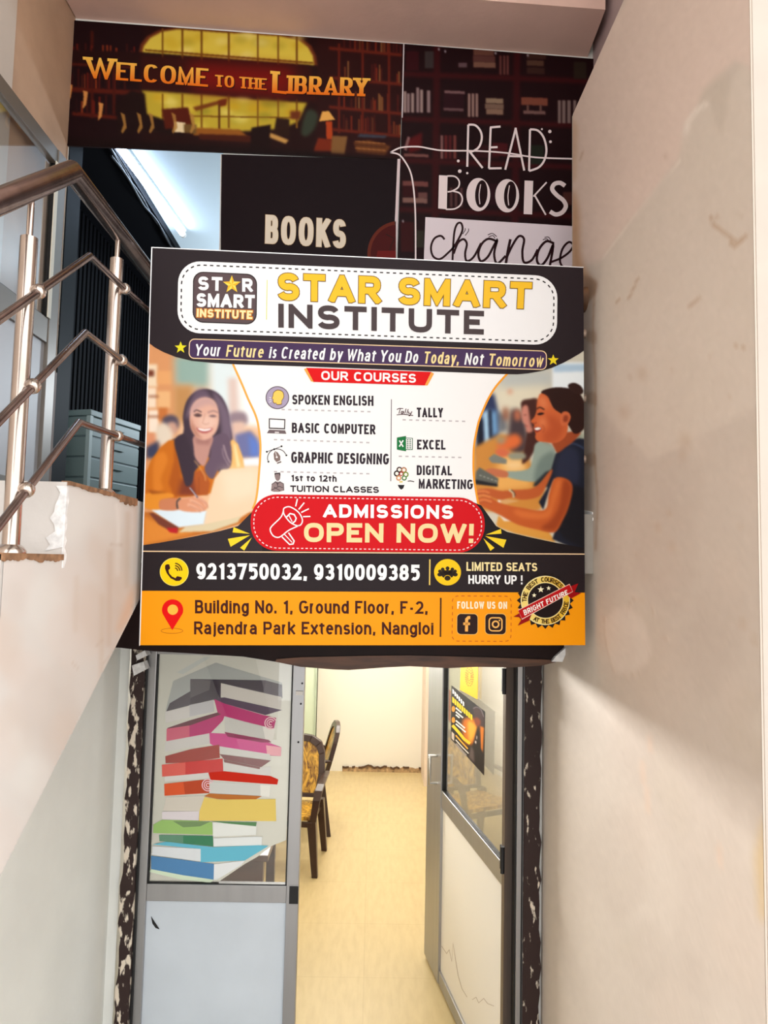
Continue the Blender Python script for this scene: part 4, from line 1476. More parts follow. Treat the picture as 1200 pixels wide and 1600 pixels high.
# front girl: dark blue shirt
D([(900, 620), (1000, 600), (1080, 610), (1080, 1640), (760, 1500), (800, 1380), (900, 1060), (780, 960), (740, 1040), (680, 1240), (640, 1170), (720, 1040), (750, 880), (790, 740)], (30, 32, 46), .8)
D([(870, 690), (950, 680), (1000, 760), (990, 1000), (880, 960), (790, 960), (800, 800)], (44, 48, 70), 3, .8, smooth=True)
p2.line([(880, 660), (960, 650), (1060, 700)], 14, (66, 84, 118), 1, .8)
D([(950, 1020), (1080, 1060), (1080, 1600), (870, 1500), (800, 1400)], (26, 24, 30), 2)
# arms
D([(780, 960), (880, 960), (940, 1030), (910, 1200), (850, 1340), (780, 1440), (640, 1420), (450, 1370), (300, 1290), (200, 1240), (110, 1190), (100, 1140), (190, 1120), (300, 1180), (480, 1220), (690, 1240), (730, 1100)], (196, 92, 40), .8, smooth=True)
D([(860, 980), (930, 1030), (900, 1200), (840, 1330), (780, 1420), (660, 1400), (760, 1320), (830, 1180)], (150, 62, 28), 2.5, .8, smooth=True)
D([(420, 1240), (690, 1260), (760, 1100), (800, 980), (840, 990), (780, 1180), (720, 1310), (500, 1310)], (222, 118, 56), 3, .8, smooth=True)
D([(740, 890), (760, 900), (700, 1040), (640, 1120), (500, 1150), (400, 1130), (290, 1150), (180, 1110), (90, 1110), (100, 1060), (200, 1050), (310, 1070), (420, 1060), (600, 1040)], (190, 92, 44), .8, smooth=True)
for a_ in ([(95, 1120), (140, 1110), (210, 1130)], [(100, 1165), (150, 1150), (220, 1170)], [(90, 1080), (150, 1075), (200, 1090)]):
    p2.line(a_, 22, (232, 138, 80), .9, .9)
    p2.line([(x_, y_ + 15) for x_, y_ in a_], 5, (136, 60, 34), .8, .8)
p2.line([(375, 1060), (410, 1090), (415, 1130)], 20, (206, 196, 160), .6)
p2.line([(395, 1060), (425, 1090), (425, 1120)], 7, (60, 60, 50), .6)
# neck, head
D([(830, 560), (1010, 540), (960, 620), (880, 680), (810, 730), (780, 690), (760, 630)], (160, 74, 40), 1, smooth=True)
D([(660, 190), (760, 150), (880, 150), (980, 180), (1040, 260), (1080, 400), (1040, 520), (960, 560), (900, 480), (830, 420), (780, 360), (740, 280)], (46, 24, 20), .7, smooth=True)
D([(900, 130), (950, 105), (1010, 130), (1040, 180), (1010, 210), (940, 190)], (50, 28, 24), .7, smooth=True)
D([(660, 200), (720, 230), (770, 330), (850, 390), (900, 470), (880, 580), (800, 640), (700, 635), (630, 625), (608, 590), (612, 560), (595, 510), (600, 480), (580, 465), (572, 445), (600, 410), (618, 360), (622, 300), (635, 240)], (206, 100, 54), .7, smooth=True)
D([(700, 400), (800, 420), (860, 520), (800, 620), (700, 630), (680, 560), (740, 500)], (176, 76, 40), 4, .7, smooth=True)
D([(640, 240), (700, 240), (720, 330), (650, 320)], (224, 130, 84), 4, .8, smooth=True)
D([(640, 430), (700, 420), (700, 490), (660, 500)], (226, 128, 82), 4, .8, smooth=True)
D([(850, 370), (900, 365), (925, 410), (900, 470), (850, 490), (830, 440)], (206, 104, 62), .7, smooth=True)
D([(865, 400), (900, 400), (895, 450), (860, 450)], (140, 58, 34), 1.2, .9, smooth=True)
p2.line([(622, 340), (650, 325), (690, 345)], 12, (40, 20, 18), .6)
D([(626, 385), (660, 370), (690, 380), (650, 395)], (34, 18, 18), .6, smooth=True)
p2.line([(580, 462), (610, 468), (618, 455)], 6, (120, 46, 30), .7)
D([(600, 505), (640, 500), (665, 515), (640, 540), (615, 545)], (130, 36, 30), .7, smooth=True)
D([(604, 510), (640, 503), (660, 514), (635, 527), (612, 528)], (252, 248, 240), .4, smooth=True)
p2.line([(672, 480), (690, 520), (670, 550)], 6, (140, 60, 36), .9, .8)
p2.blurall(.3)
S.raster('pupils_photo_print', [(738, 574), (912, 540), (913.2, 862), (735, 862)], p2, 1)

# --- white centre and the dark areas round the photographs
lc = [(364, 569), (378, 600), (388, 624), (399, 648), (404, 667), (407, 694), (406.5, 716), (405, 737), (403, 760), (400, 781)]
rc = [(793.5, 583), (775.5, 603), (764, 621), (756, 638), (748.5, 657), (744, 676), (740.5, 697), (739.6, 720), (740, 740), (742, 758), (747.5, 790)]
S.poly('course_panel', lc + [(396, 800), (745, 800)] + rc[::-1] + [(793, 570), (364, 560)], (249, 248, 248), 2)
S.line('course_panel', lc + [(395, 795)], 3.2, (250, 176, 78), 3, smooth=True)
S.line('course_panel', rc, 3.2, (248, 160, 40), 3, smooth=True)
S.poly('base_print', [(223, 852), (250, 848), (300, 839), (345, 829.5), (372, 822), (394, 800), (410, 800), (410, 870), (222, 870)], (48, 39, 43), 4)
S.poly('base_print', [(740, 785), (752, 790), (775, 822), (792, 831), (830, 840), (868, 848), (912.8, 856), (913, 870), (730, 870)], (30, 23, 25), 4)
hdr = [sTL, sTR, (912, 548), (905, 553), (893, 560), (880, 567), (862, 575), (845, 580), (825, 583.5), (808, 585), (780, 584.5), (740, 583), (600, 577.5), (480, 573), (370, 569.5), (330, 567), (300, 564), (275, 558), (255, 550), (242, 543), (233, 536)]
S.poly('header_band', hdr, (42, 33, 37), 4)
# white title plate
tq = [(279, 407.5), (871, 432), (869.5, 540), (277, 520)]
S.poly('title_plate', S.rrect(tq, 35, 8), WHITE, 5)
ti = [(284.5, 413.5), (865.5, 437.5), (864, 534.5), (282.5, 514.5)]
rr_ = S.rrect(ti, 31, 8)
S.dash('title_plate', rr_ + [rr_[0]], 1.9, 5.2, 5.0, (40, 34, 36), 6)
# logo
S.poly('logo', S.rrect([(302, 424.5), (402, 429), (401, 508), (301, 504)], 16, 6), (38, 32, 34), 6)
S.poly('logo', S.rrect([(303.5, 426), (400.5, 430.5), (399.7, 506.5), (302.5, 502.5)], 15, 6), (94, 77, 80), 7)
S.text('logo', 'ST', [(310, 432.5), (348, 433.8), (347.5, 455.5), (309.5, 454)], (252, 252, 252), 8, .24, .20)
S.text('logo', 'R', [(378.5, 435.5), (395, 436), (395, 457), (378.5, 456.5)], (252, 252, 252), 8, .24)
S.text('logo', 'SMART', [(307.5, 458.5), (398.5, 461.5), (398, 482.5), (307, 480)], (252, 252, 252), 8, .25, .10)
S.text('logo', 'INSTITUTE', [(308, 483), (395, 486), (394.5, 499.5), (307.5, 496)], (255, 236, 176), 9, .24, .12, outline=((206, 120, 30), 1.2))


def star(cx, cy, r, k=.42, rot=0):
    return [(cx + (r if i % 2 == 0 else r * k) * math.sin(math.pi * i / 5 + rot), cy - (r if i % 2 == 0 else r * k) * math.cos(math.pi * i / 5 + rot)) for i in range(10)]


S.poly('logo', star(362.5, 445.5, 14.5), (252, 206, 60), 8)
st_ = star(362.5, 445.5, 14.5)
for i in range(10):
    S.poly('logo', [(362.5, 445.5), st_[i], st_[(i + 1) % 10]], (255, 226, 96) if i % 2 else (246, 186, 40), 9)
S.line('title_plate', [(417.5, 438), (416.5, 500)], 1.2, (226, 228, 120), 6)
S.text('title_lettering', 'STAR SMART', [(434, 427), (831, 442), (829, 483.5), (434, 469.5)], GOLD, 8, .235, .165, outline=((122, 86, 36), 1.1))
S.text('title_lettering', 'INSTITUTE', [(435, 475), (756, 486.5), (755.5, 523.5), (435, 512.3)], (78, 66, 68), 8, .23, .20)
# slogan
sq = [(296.5, 530), (853.5, 549), (853, 578), (295.5, 560)]
S.poly('slogan', S.rrect(sq, 8, 5), (72, 50, 88), 5)
rr_ = S.rrect(sq, 8, 5)
S.line('slogan', rr_, 1.4, (250, 216, 170), 6, closed=True)


def slog(x_):
    t_ = (x_ - 304) / (847 - 304)
    return 537.8 + t_ * 17.8, 556.0 + t_ * 18.4


for wd_, a_, b_, c_ in (('Your', 304, 344, 0), ('Future', 353, 411, 1), ('is', 420, 431, 0), ('Created', 439, 506, 0), ('by', 515, 534, 0), ('What', 541, 586, 0), ('You', 593, 625, 0), ('Do', 632.5, 652, 0), ('Today', 661, 711, 1), (',', 713, 716, 1), ('Not', 725, 754, 0), ('Tomorrow', 762, 847, 1)):
    ta, ba = slog(a_)
    tb, bb = slog(b_)
    S.text('slogan', wd_, [(a_, ta), (b_, tb), (b_, bb), (a_, ba)], (252, 226, 160) if c_ else (252, 252, 252), 7, .15, .13, slant=.16)
S.poly('slogan', star(282.5, 543.5, 9.8), (236, 226, 40), 6)
S.poly('slogan', star(864, 563, 9), (244, 220, 40), 6)

# --- course list
S.poly('course_heading', [(478.5, 575), (673.7, 581.4), (663.5, 602.5), (490, 597)], (224, 4, 10), 5)
S.poly('course_heading', [(475, 577), (479, 575.5), (491, 597.5), (486, 596)], (250, 170, 76), 5)
S.poly('course_heading', [(673.7, 581.5), (678, 584), (668, 602.5), (663.5, 602.5)], (250, 170, 76), 5)
S.text('course_heading', 'OUR COURSES', [(502, 579.8), (650, 584.6), (649.5, 598.6), (502, 594)], (255, 255, 255), 6, .2, .15)
INK = (48, 38, 48)
for s_, q_, t_, g_ in (
        ('SPOKEN ENGLISH', [(456.5, 616.8), (583.5, 618.6), (583.5, 634.3), (456.5, 632)], .2, .10),
        ('BASIC COMPUTER', [(456, 660.5), (586.5, 663.5), (586.5, 679), (456, 676.3)], .2, .10),
        ('GRAPHIC DESIGNING', [(455, 706), (608, 709), (607.5, 726), (455, 723.3)], .2, .09),
        ('TALLY', [(651, 637), (692, 637.5), (692, 652.6), (651, 652)], .2, .10),
        ('EXCEL', [(651.5, 687), (696, 687.5), (696, 702.8), (651.5, 702.4)], .2, .10),
        ('DIGITAL', [(651, 727), (706, 728), (706, 743), (651, 742.4)], .2, .10),
        ('MARKETING', [(654, 748), (739, 749.5), (738.5, 764.6), (654, 763.6)], .2, .10),
        ('1st to 12th', [(454.5, 742), (526, 743), (526, 753), (454.5, 752)], .23, .13),
        ('TUITION CLASSES', [(453.5, 758.5), (592, 760.6), (592, 770.3), (453.5, 768.5)], .23, .12)):
    S.text('course_list', s_, q_, INK, 3, t_, g_)
for a_, b_ in (((440, 640), (583, 643.6)), ((428, 687), (583, 692)), ((428, 737), (583, 740.5)), ((629, 656), (729, 658.6)), ((623, 713), (723, 715))):
    S.dash('course_list', [a_, b_], 2.2, 5, 5.3, (196, 190, 194), 3)
S.line('course_list', [(611.5, 624), (610.5, 752)], 1.4, (130, 122, 128), 3)
# icons
S.ell('speech_icon', 433.5, 621.5, 18.4, 18.0, (96, 84, 96), 3)
S.ell('speech_icon', 433.5, 621.5, 17, 16.6, (172, 160, 186), 3.5)
hd = [(434, 609), (427.5, 613), (426, 619), (424.5, 623), (426.5, 624.5), (426.3, 628), (428.5, 630.8), (431.5, 630.6), (432.5, 632.8), (440, 632.3), (440.5, 627), (444, 620), (442, 612)]
S.poly('speech_icon', hd, (120, 84, 50), 4, smooth=True)
S.poly('speech_icon', [(434.5 + (x_ - 434.5) * .9, 621 + (y_ - 621) * .9) for x_, y_ in hd], (246, 206, 98), 4.5, smooth=True)
for k in (-1, 0, 1):
    S.line('speech_icon', [(424, 624.5 + k * 2.5), (420.5, 625 + k * 4)], .9, (240, 236, 240), 4.5)
S.poly('laptop_icon', [(420, 653.8), (446, 655), (445.5, 671), (420, 670)], (70, 60, 64), 3)
S.poly('laptop_icon', [(421.8, 655.6), (444.2, 656.8), (443.8, 669), (421.8, 668.2)], (248, 248, 248), 3.5)
S.poly('laptop_icon', [(420.5, 671.5), (445.5, 672.5), (447.5, 678), (417, 677)], (112, 96, 100), 3)
S.poly('laptop_icon', [(429.5, 674.5), (436, 674.8), (436, 677), (429.5, 676.8)], (220, 212, 214), 3.5)
# pen tool
S.line('pen_icon', E(433, 716, 15, 14.5, -195, -25), 1.2, (70, 60, 66), 3)
S.line('pen_icon', [(417, 706), (440, 697.5)], .9, (70, 60, 66), 3)
for x_, y_ in ((417, 706), (440, 697.5), (419.5, 721.5), (447.5, 711.5), (428.5, 702)):
    S.ell('pen_icon', x_, y_, 1.5, 1.5, (40, 34, 38), 3.5)
S.poly('pen_icon', [(430, 705), (427.5, 709), (428.5, 718), (432, 722), (438, 719.5), (438, 713), (434, 707)], (132, 112, 108), 4)
S.ell('pen_icon', 432.5, 714.5, 1.6, 1.6, (240, 236, 236), 4.5)
S.line('pen_icon', [(430.5, 706.5), (432.3, 713)], .8, (240, 236, 236), 4.5)
S.line('pen_icon', [(433, 724), (439.5, 721.5)], 2, (110, 94, 92), 4)
# teacher
S.poly('tutor_icon', [(429.5, 741), (437, 740), (438, 746), (436.5, 750), (433.5, 751.5), (430.5, 748.5)], (142, 124, 124), 3, smooth=True)
S.line('tutor_icon', [(429.8, 742), (430, 740), (437, 739.4), (437.5, 743)], 1.8, (70, 58, 62), 3.5)
S.poly('tutor_icon', [(423.5, 767), (424.5, 757), (431, 752.5), (437.5, 752.8), (443, 756), (443.5, 766.5), (436, 768.5), (428, 768.5)], (150, 130, 130), 3)
for ln in ([(424.5, 757), (431, 752.5), (433.5, 757), (437.5, 752.8), (443, 756), (443.5, 766.5)], [(424, 766), (436, 760), (442, 762)], [(428, 761), (438, 767)], [(433.7, 754), (433.9, 760)]):
    S.line('tutor_icon', ln, 1.1, (84, 70, 74), 4)
# script word beside TALLY
for ln in ([(620, 640), (624, 638.2), (630, 638.6)], [(625.5, 638.5), (623.2, 646.5)], [(630, 643.2), (627.6, 642.8), (626.4, 645.5), (628.2, 646.4), (630.4, 643.5), (630.2, 646.3)], [(634.4, 638.6), (632.4, 646.4)], [(637.8, 639.4), (635.6, 646.6)], [(638.4, 643), (638.4, 646), (641.4, 646)], [(643.6, 643), (640.4, 649.6), (638.4, 650)], [(619.8, 648.4), (630, 647.4), (645.5, 649.4)]):
    S.line('script_word', ln, 1.25, (70, 30, 36), 3.5)
# green spreadsheet badge
S.poly('spreadsheet_icon', [(634, 684), (645, 684.4), (644.8, 703.2), (634, 703)], (60, 110, 80), 3)
S.poly('spreadsheet_icon', [(634, 685.2), (643.8, 685.5), (643.6, 702), (634, 701.8)], (246, 248, 246), 3.5)
for k in range(5):
    for x_ in (635.5, 639.5):
        S.line('spreadsheet_icon', [(x_, 687.5 + k * 3.1), (x_ + 2.8, 687.6 + k * 3.1)], 1.5, (44, 92, 64), 4)
S.poly('spreadsheet_icon', [(620, 683.8), (634.3, 681.3), (634.3, 705.3), (620, 702.6)], (22, 118, 62), 4.5)
S.line('spreadsheet_icon', [(624, 688.5), (629.8, 698.3)], 2, (250, 252, 250), 5)
S.line('spreadsheet_icon', [(629.8, 688.2), (623.8, 698)], 2, (250, 252, 250), 5)
# bulb
for k, (x_, y_, r_b, c_) in enumerate(((624, 734, 4.6, (70, 44, 40)), (631, 734.5, 4.6, (176, 120, 80)), (620, 740, 4.8, (40, 26, 28)), (627, 740.5, 3.4, (176, 60, 60)), (634, 741.5, 4.4, (120, 150, 60)), (623, 747, 4.2, (214, 150, 100)), (631.5, 747, 4.0, (60, 130, 60)))):
    S.ell('bulb_icon', x_, y_, r_b, r_b, c_, 3 + k * .1)
    S.ell('bulb_icon', x_, y_, r_b * .55, r_b * .55, (248, 240, 232), 4)
S.line('bulb_icon', [(624, 753), (629, 752.6)], 2.6, (226, 206, 120), 3)
S.poly('bulb_icon', [(621.2, 757.6), (632, 757.8), (630, 763), (627, 765.2), (624, 763)], (36, 34, 36), 3)
S.line('bulb_icon', [(637, 752), (641, 751.4), (647, 752.8)], 1.4, (60, 50, 50), 3)

# --- admissions badge
aq = [(392, 772), (758, 778), (756, 864), (391.5, 860)]
S.poly('admissions_badge', S.rrect(aq, 41, 9), (212, 4, 20), 6)
ai = [(397, 776.5), (753, 782.3), (751.2, 860), (396.5, 856)]
rr_ = S.rrect(ai, 37, 9)
S.dash('admissions_badge', rr_ + [rr_[0]], 1.5, 3.6, 3.4, (252, 226, 226), 7)
S.text('admissions_badge', 'ADMISSIONS', [(505, 788), (708, 789.6), (707.5, 811), (505, 808.6)], (255, 255, 255), 8, .24, .19)
S.text('admissions_badge', 'OPEN NOW!', [(475, 817), (740, 818.6), (739, 848.6), (475, 847)], (252, 222, 164), 8, .235, .15)
mg = lambda pts: [(390 + x_ / 6.316, 770 + y_ / 6.316) for x_, y_ in pts]
S.line('admissions_badge', mg([(345, 150), (400, 140), (480, 190), (520, 260), (510, 310), (470, 325), (400, 290), (345, 220), (335, 180)]), 1.9, WHITE, 8, smooth=True, closed=True)
S.line('admissions_badge', mg([(335, 175), (310, 240), (220, 330), (205, 370), (230, 420), (270, 440), (310, 430), (380, 375), (440, 345), (490, 322)]), 1.9, WHITE, 8, smooth=True)
S.line('admissions_badge', mg([(360, 245), (400, 205), (440, 215), (460, 250), (450, 280), (425, 300)]), 2.1, WHITE, 8)
S.line('admissions_badge', mg([(390, 225), (420, 285)]), 1.5, WHITE, 8)
S.line('admissions_badge', mg([(320, 435), (395, 510), (430, 505), (440, 475), (385, 395)]), 2.0, WHITE, 8)
S.line('admissions_badge', mg([(345, 410), (420, 490)]), 1.4, WHITE, 8)
for a_ in ([(472, 60), (455, 135)], [(540, 98), (485, 165)], [(585, 158), (510, 195)], [(600, 234), (528, 236)]):
    S.line('admissions_badge', mg(a_), 2.0, WHITE, 8)
g1 = lambda pts: [(220 + x_ / 5.715, 580 + y_ / 5.715) for x_, y_ in pts]
g2 = lambda pts: [(730 + x_ / 5.714, 580 + y_ / 5.714) for x_, y_ in pts]
for i_b, a_ in enumerate((g1([(830, 1393), (975, 1452), (820, 1440)]), g1([(778, 1497), (978, 1464), (803, 1568)]), g1([(888, 1576), (992, 1486), (925, 1602)]), g2([(165, 1460), (300, 1408), (304, 1450)]), g2([(158, 1471), (348, 1505), (322, 1577)]), g2([(143, 1492), (242, 1577), (205, 1604)]))):
    S.poly('burst_mark#%d' % (i_b // 3), a_, (250, 216, 44), 5)

# --- phone strip
S.line('contact_strip', [(221.8, 861.3), (913, 865.8)], 1.7, (250, 214, 172), 5)
S.poly('contact_strip', [(222, 862), (913.2, 866.5), (913.4, 926), (220.5, 923)], (38, 29, 32), 4.5)
S.ell('contact_strip', 272.5, 893.5, 22.5, 22, (254, 236, 120), 5.5)
S.ell('contact_strip', 272.5, 893.5, 21.6, 21.1, (252, 214, 8), 6)
ph = lambda pts: [(230 + x_ / 9.23, 860 + y_ / 9.23) for x_, y_ in pts]
S.poly('contact_strip', ph([(262, 215), (285, 200), (320, 200), (335, 250), (330, 270), (310, 280), (320, 330), (360, 375), (410, 400), (435, 370), (500, 385), (503, 410), (470, 438), (420, 440), (340, 400), (285, 330), (260, 260)]), (56, 20, 14), 6.5)
for r0_ in (46, 80, 114):
    S.line('contact_strip', ph(E(402, 300, r0_ * .9, r0_, -88, -4)), 2.0, (96, 60, 10), 6.5)
S.text('contact_strip', '9213750032, 9310009385', [(307, 879.6), (656, 882.4), (655.5, 907.2), (307, 905)], (253, 253, 253), 7, .205, .10)
S.line('contact_strip', [(671.5, 874), (671, 914)], 2, (250, 214, 110), 6)
S.ell('contact_strip', 699, 894, 21, 20.6, (252, 205, 20), 6)
for (x_, y_, r_b) in ((699, 888, 3), (691.5, 889.5, 2.8), (706.5, 889.5, 2.8), (687, 892.5, 2.6), (711, 892.5, 2.6), (694.5, 893.5, 2.9), (703.5, 893.5, 2.9), (699, 897, 3.2)):
    S.ell('contact_strip', x_, y_, r_b, r_b, (44, 32, 22), 6.5)
    S.ell('contact_strip', x_, y_ + r_b * 2.0, r_b * 1.5, r_b * 1.15, (44, 32, 22), 6.5)
S.line('contact_strip', E(699, 903, 4.9, 4.0, 180, 360), .7, (252, 205, 20), 7)
S.text('contact_strip', 'LIMITED SEATS', [(728.5, 878), (839, 879.6), (839, 892.6), (728.5, 892)], (254, 234, 172), 6, .19, .10)
S.text('contact_strip', 'HURRY UP', [(731.5, 898.4), (807, 899), (807, 913), (731.5, 912.2)], (252, 252, 252), 6, .19, .10)
S.text('contact_strip', '!', [(813.5, 899), (816.5, 899), (816.5, 913), (813.5, 913)], (252, 252, 252), 6, .18)

# --- address strip
S.poly('address_strip', [(220.7, 923), (913.4, 926), (914, 1008), (219, 1008)], (252, 160, 8), 5)
pin = [(270 + 16.6 * math.sin(a), 953 - 16.6 * math.cos(a)) for a in np.linspace(-1.95, 1.95, 26)] + [(269.5, 984.5)]
S.poly('address_strip', pin, (232, 8, 6), 6)
S.ell('address_strip', 270.3, 952.5, 8.2, 8, (252, 190, 70), 6.5)
S.line('address_strip', E(269, 985.5, 17, 4, 0, 360, 40), .9, (196, 110, 10), 5.6)
S.text('address_strip', 'Building No. 1, Ground Floor, F-2,', [(305, 937.3), (668, 939.4), (668, 959), (305, 958.3)], (66, 22, 12), 6, .175, .11)
S.text('address_strip', 'Rajendra Park Extension, Nangloi', [(303.5, 970.8), (677, 972), (677, 991.6), (303.5, 991)], (66, 22, 12), 6, .175, .11)
S.line('address_strip', [(688.5, 934), (688, 995)], 2.6, (74, 40, 12), 6)
S.dash('social_links', S.rrect([(706.5, 931), (798.5, 931.5), (798, 1002), (706, 1001.5)], 9, 5) + [(707, 940)], 1.3, 5, 4.6, (206, 96, 24), 6)
S.text('social_links', 'FOLLOW US ON', [(714, 939.6), (792, 940), (792, 951.4), (714, 951)], (254, 244, 214), 6, .19, .12)
for x0_ in (714, 758):
    S.poly('social_links', S.rrect([(x0_ - .6, 958.2), (x0_ + 32.6, 958.6), (x0_ + 32.4, 991.8), (x0_ - .6, 991.4)], 6.5, 5), (255, 206, 120), 6)
    S.poly('social_links', S.rrect([(x0_, 959), (x0_ + 32, 959.4), (x0_ + 31.8, 991), (x0_, 990.6)], 6, 5), (44, 24, 20), 6.5)
S.line('social_links', [(734.5, 964.8), (731.5, 964.8), (728.8, 967.5), (728.6, 986.5)], 4.6, (252, 182, 92), 7)
S.line('social_links', [(723.5, 974.4), (734, 974.6)], 4, (252, 182, 92), 7)
S.line('social_links', S.rrect([(764, 965), (784, 965.2), (783.8, 985.6), (764, 985.4)], 5, 5), 2, (252, 190, 104), 7, closed=True)
S.ell('social_links', 774, 975.3, 6, 6, (252, 190, 104), 7)
S.ell('social_links', 774, 975.3, 3.6, 3.6, (44, 24, 20), 7.5)
S.ell('social_links', 780, 969.3, 1.2, 1.2, (252, 190, 104), 7.5)

# --- medallion
mc = (851.5, 938)
ser = []
for i in range(48):
    a = 2 * math.pi * i / 48
    r_b = 44.5 if i % 2 == 0 else 39
    ser.append((mc[0] + r_b * math.cos(a), mc[1] + r_b * math.sin(a)))
S.poly('medallion', ser, (34, 24, 20), 7)
ring = lambda r_b: [(mc[0] + r_b * math.cos(2 * math.pi * i / 48), mc[1] + r_b * math.sin(2 * math.pi * i / 48)) for i in range(48)]
S.poly('medallion', ring(38.4), (252, 240, 190), 7.5, grad=None)
S.poly('medallion', ring(37.4), (240, 196, 66), 8, grad=lambda p_: (250, 226, 130) if p_[0] < mc[0] else (236, 186, 40))
S.poly('medallion', ring(28.2), (252, 236, 176), 8.5)
S.poly('medallion', ring(27.2), (30, 18, 18), 9)
for x_, y_, r_b in ((844.3, 921, 5.4), (856.5, 919, 3.7), (834, 930, 3.8)):
    S.poly('medallion', star(x_, y_, r_b), (252, 244, 208), 9.5)


def arc_text(part, s_, cx, cy, r_b, a0, a1, h2_, col, layer, out=True):
    n_ = len(s_)
    for i, ch in enumerate(s_):
        if ch == ' ':
            continue
        a = math.radians(a0 + (a1 - a0) * (i + .5) / n_)
        up = np.array((math.cos(a), math.sin(a))) * (1 if out else -1)
        rt = np.array((-up[1], up[0]))
        c_ = np.array((cx, cy)) + np.array((math.cos(a), math.sin(a))) * r_b
        wch = h2_ * (.16 if ch == 'I' else .36)
        q_ = [c_ + up * h2_ / 2 - rt * wch, c_ + up * h2_ / 2 + rt * wch, c_ - up * h2_ / 2 + rt * wch, c_ - up * h2_ / 2 - rt * wch]
        S.text(part, ch, [tuple(p_) for p_ in q_], col, layer, .22)


arc_text('medallion', 'THE BEST COURSES', mc[0], mc[1], 32.8, -184, -38, 7.2, (70, 44, 14), 9)
arc_text('medallion', 'AT THE BEST PRICE', mc[0], mc[1], 32.8, 122, 4, 7.0, (70, 44, 14), 9, out=False)
cr = lambda pts: [(690 + x_ / 5, 860 + y_ / 5) for x_, y_ in pts]
S.poly('medallion', cr([(558, 517), (640, 470), (700, 500), (680, 548), (592, 587), (620, 540), (600, 520)]), (150, 8, 14), 9.6)
S.poly('medallion', cr([(1064, 258), (1000, 280), (960, 330), (1005, 376), (1088, 332), (1035, 325)]), (160, 10, 16), 9.6)
S.poly('medallion', cr([(594, 464), (996, 260), (1022, 322), (625, 540)]), (246, 206, 190), 9.8)
S.poly('medallion', cr([(596, 469), (995, 266), (1019, 319), (624, 533)]), (190, 16, 22), 10.2)
S.text('medallion', 'BRIGHT FUTURE', cr([(632, 467), (975, 306), (985, 340), (645, 508)]), (252, 246, 240), 11, .2, .14)
S.build(sign, print_mat('glossy_flex_print', 0.4, 0.12))

# ------------------------------------------------------------------ posters on the library wall
paper = print_mat('satin_poster_print', 0.45, 0.10)
NB = np.array((0, -1.0, 0))
YP = YD - 0.010
PB = lambda x_, y_: onY(x_, y_, YP)


def board(name, quad, place, n_, th, root, color=(40, 20, 20)):
    q_ = [place(*p_) for p_ in quad]
    mm = MB()
    mm.prism([p_ - n_ * .0004 for p_ in q_], -n_ * th)
    return mm.build(name, mat('poster_edge_%d_%d_%d' % color, color, 0.6), root)


# welcome banner
bq = [(79, 29), (630.5, 68.5), (625, 249), (72, 226)]
ban = tag(empty('banner', PB(350, 140)), 'wide dark banner with orange welcome lettering and an arched window picture', 'banner')
board('banner_board', bq, PB, NB, .009, ban)
pb = Paint(60, 20, 645, 262, 1.6, (36, 12, 12))
pb.crop(60, 20, 2.069)
D = pb.poly
D([(20, 0), (340, 0), (330, 480), (20, 480)], (30, 10, 14), 4)
D([(900, 0), (1180, 60), (1180, 500), (900, 480)], (44, 14, 14), 4)
# shelves and books on both sides
for (x0_, x1_, y0_, y1_) in ((70, 320, 155, 168), (70, 330, 238, 254), (110, 260, 320, 332)):
    D([(x0_, y0_), (x1_, y0_ + 14), (x1_, y1_ + 14), (x0_, y1_)], (86, 26, 16), 1)
for (x0_, y0_, y1_) in ((72, 40, 330), (170, 60, 340), (240, 180, 330)):
    D([(x0_, y0_), (x0_ + 9, y0_), (x0_ + 9, y1_), (x0_, y1_)], (74, 22, 14), 1)
rb = np.random.default_rng(3)
for k in range(60):
    x_ = 80 + rb.random() * 240
    row = rb.choice([150, 236, 318])
    hgt = 30 + rb.random() * 34
    D([(x_, row + x_ * .05 - hgt), (x_ + 6, row + x_ * .05 - hgt), (x_ + 6, row + x_ * .05), (x_, row + x_ * .05)], [(96, 26, 18), (60, 18, 16), (126, 48, 24), (40, 14, 16)][k % 4], .7)
for (y_) in (110, 205, 300, 372):
    D([(940, y_), (1175, y_ + 22), (1175, y_ + 32), (940, y_ + 10)], (104, 34, 20), 1)
for k in range(70):
    x_ = 985 + rb.random() * 185
    row = rb.choice([112, 207, 302, 374]) + (x_ - 940) * .094
    hgt = 26 + rb.random() * 34
    D([(x_, row - hgt), (x_ + 5, row - hgt), (x_ + 5, row), (x_, row)], [(120, 40, 24), (80, 24, 20), (110, 52, 28), (74, 24, 18), (130, 84, 48)][k % 5], .6)
for x_ in (968, 1045, 1130):
    D([(x_, 100), (x_ + 8, 100), (x_ + 8, 390), (x_, 390)], (96, 30, 18), .8)
# arched window, upper part
arch = [(336, 132), (342, 108), (362, 82), (400, 62), (450, 54), (620, 66), (780, 76), (840, 88), (872, 112), (888, 140), (892, 172), (600, 152)]
D([(x_ + (x_ - 615) * .04, y_ - 6 if y_ < 125 else y_) for x_, y_ in arch], (110, 50, 26), 1.5)
D(arch, (222, 196, 72), 1.2)
for k in range(26):
    x_, y_ = 360 + rb.random() * 500, 70 + rb.random() * 90
    D([(x_ - 24, y_), (x_, y_ - 14), (x_ + 26, y_), (x_, y_ + 13)], [(206, 170, 40), (240, 222, 130), (180, 160, 50)][k % 3], 4, .6, smooth=True)
D([(40, 118), (336, 128), (620, 150), (900, 172), (900, 200), (40, 160)], (36, 12, 12), 1)
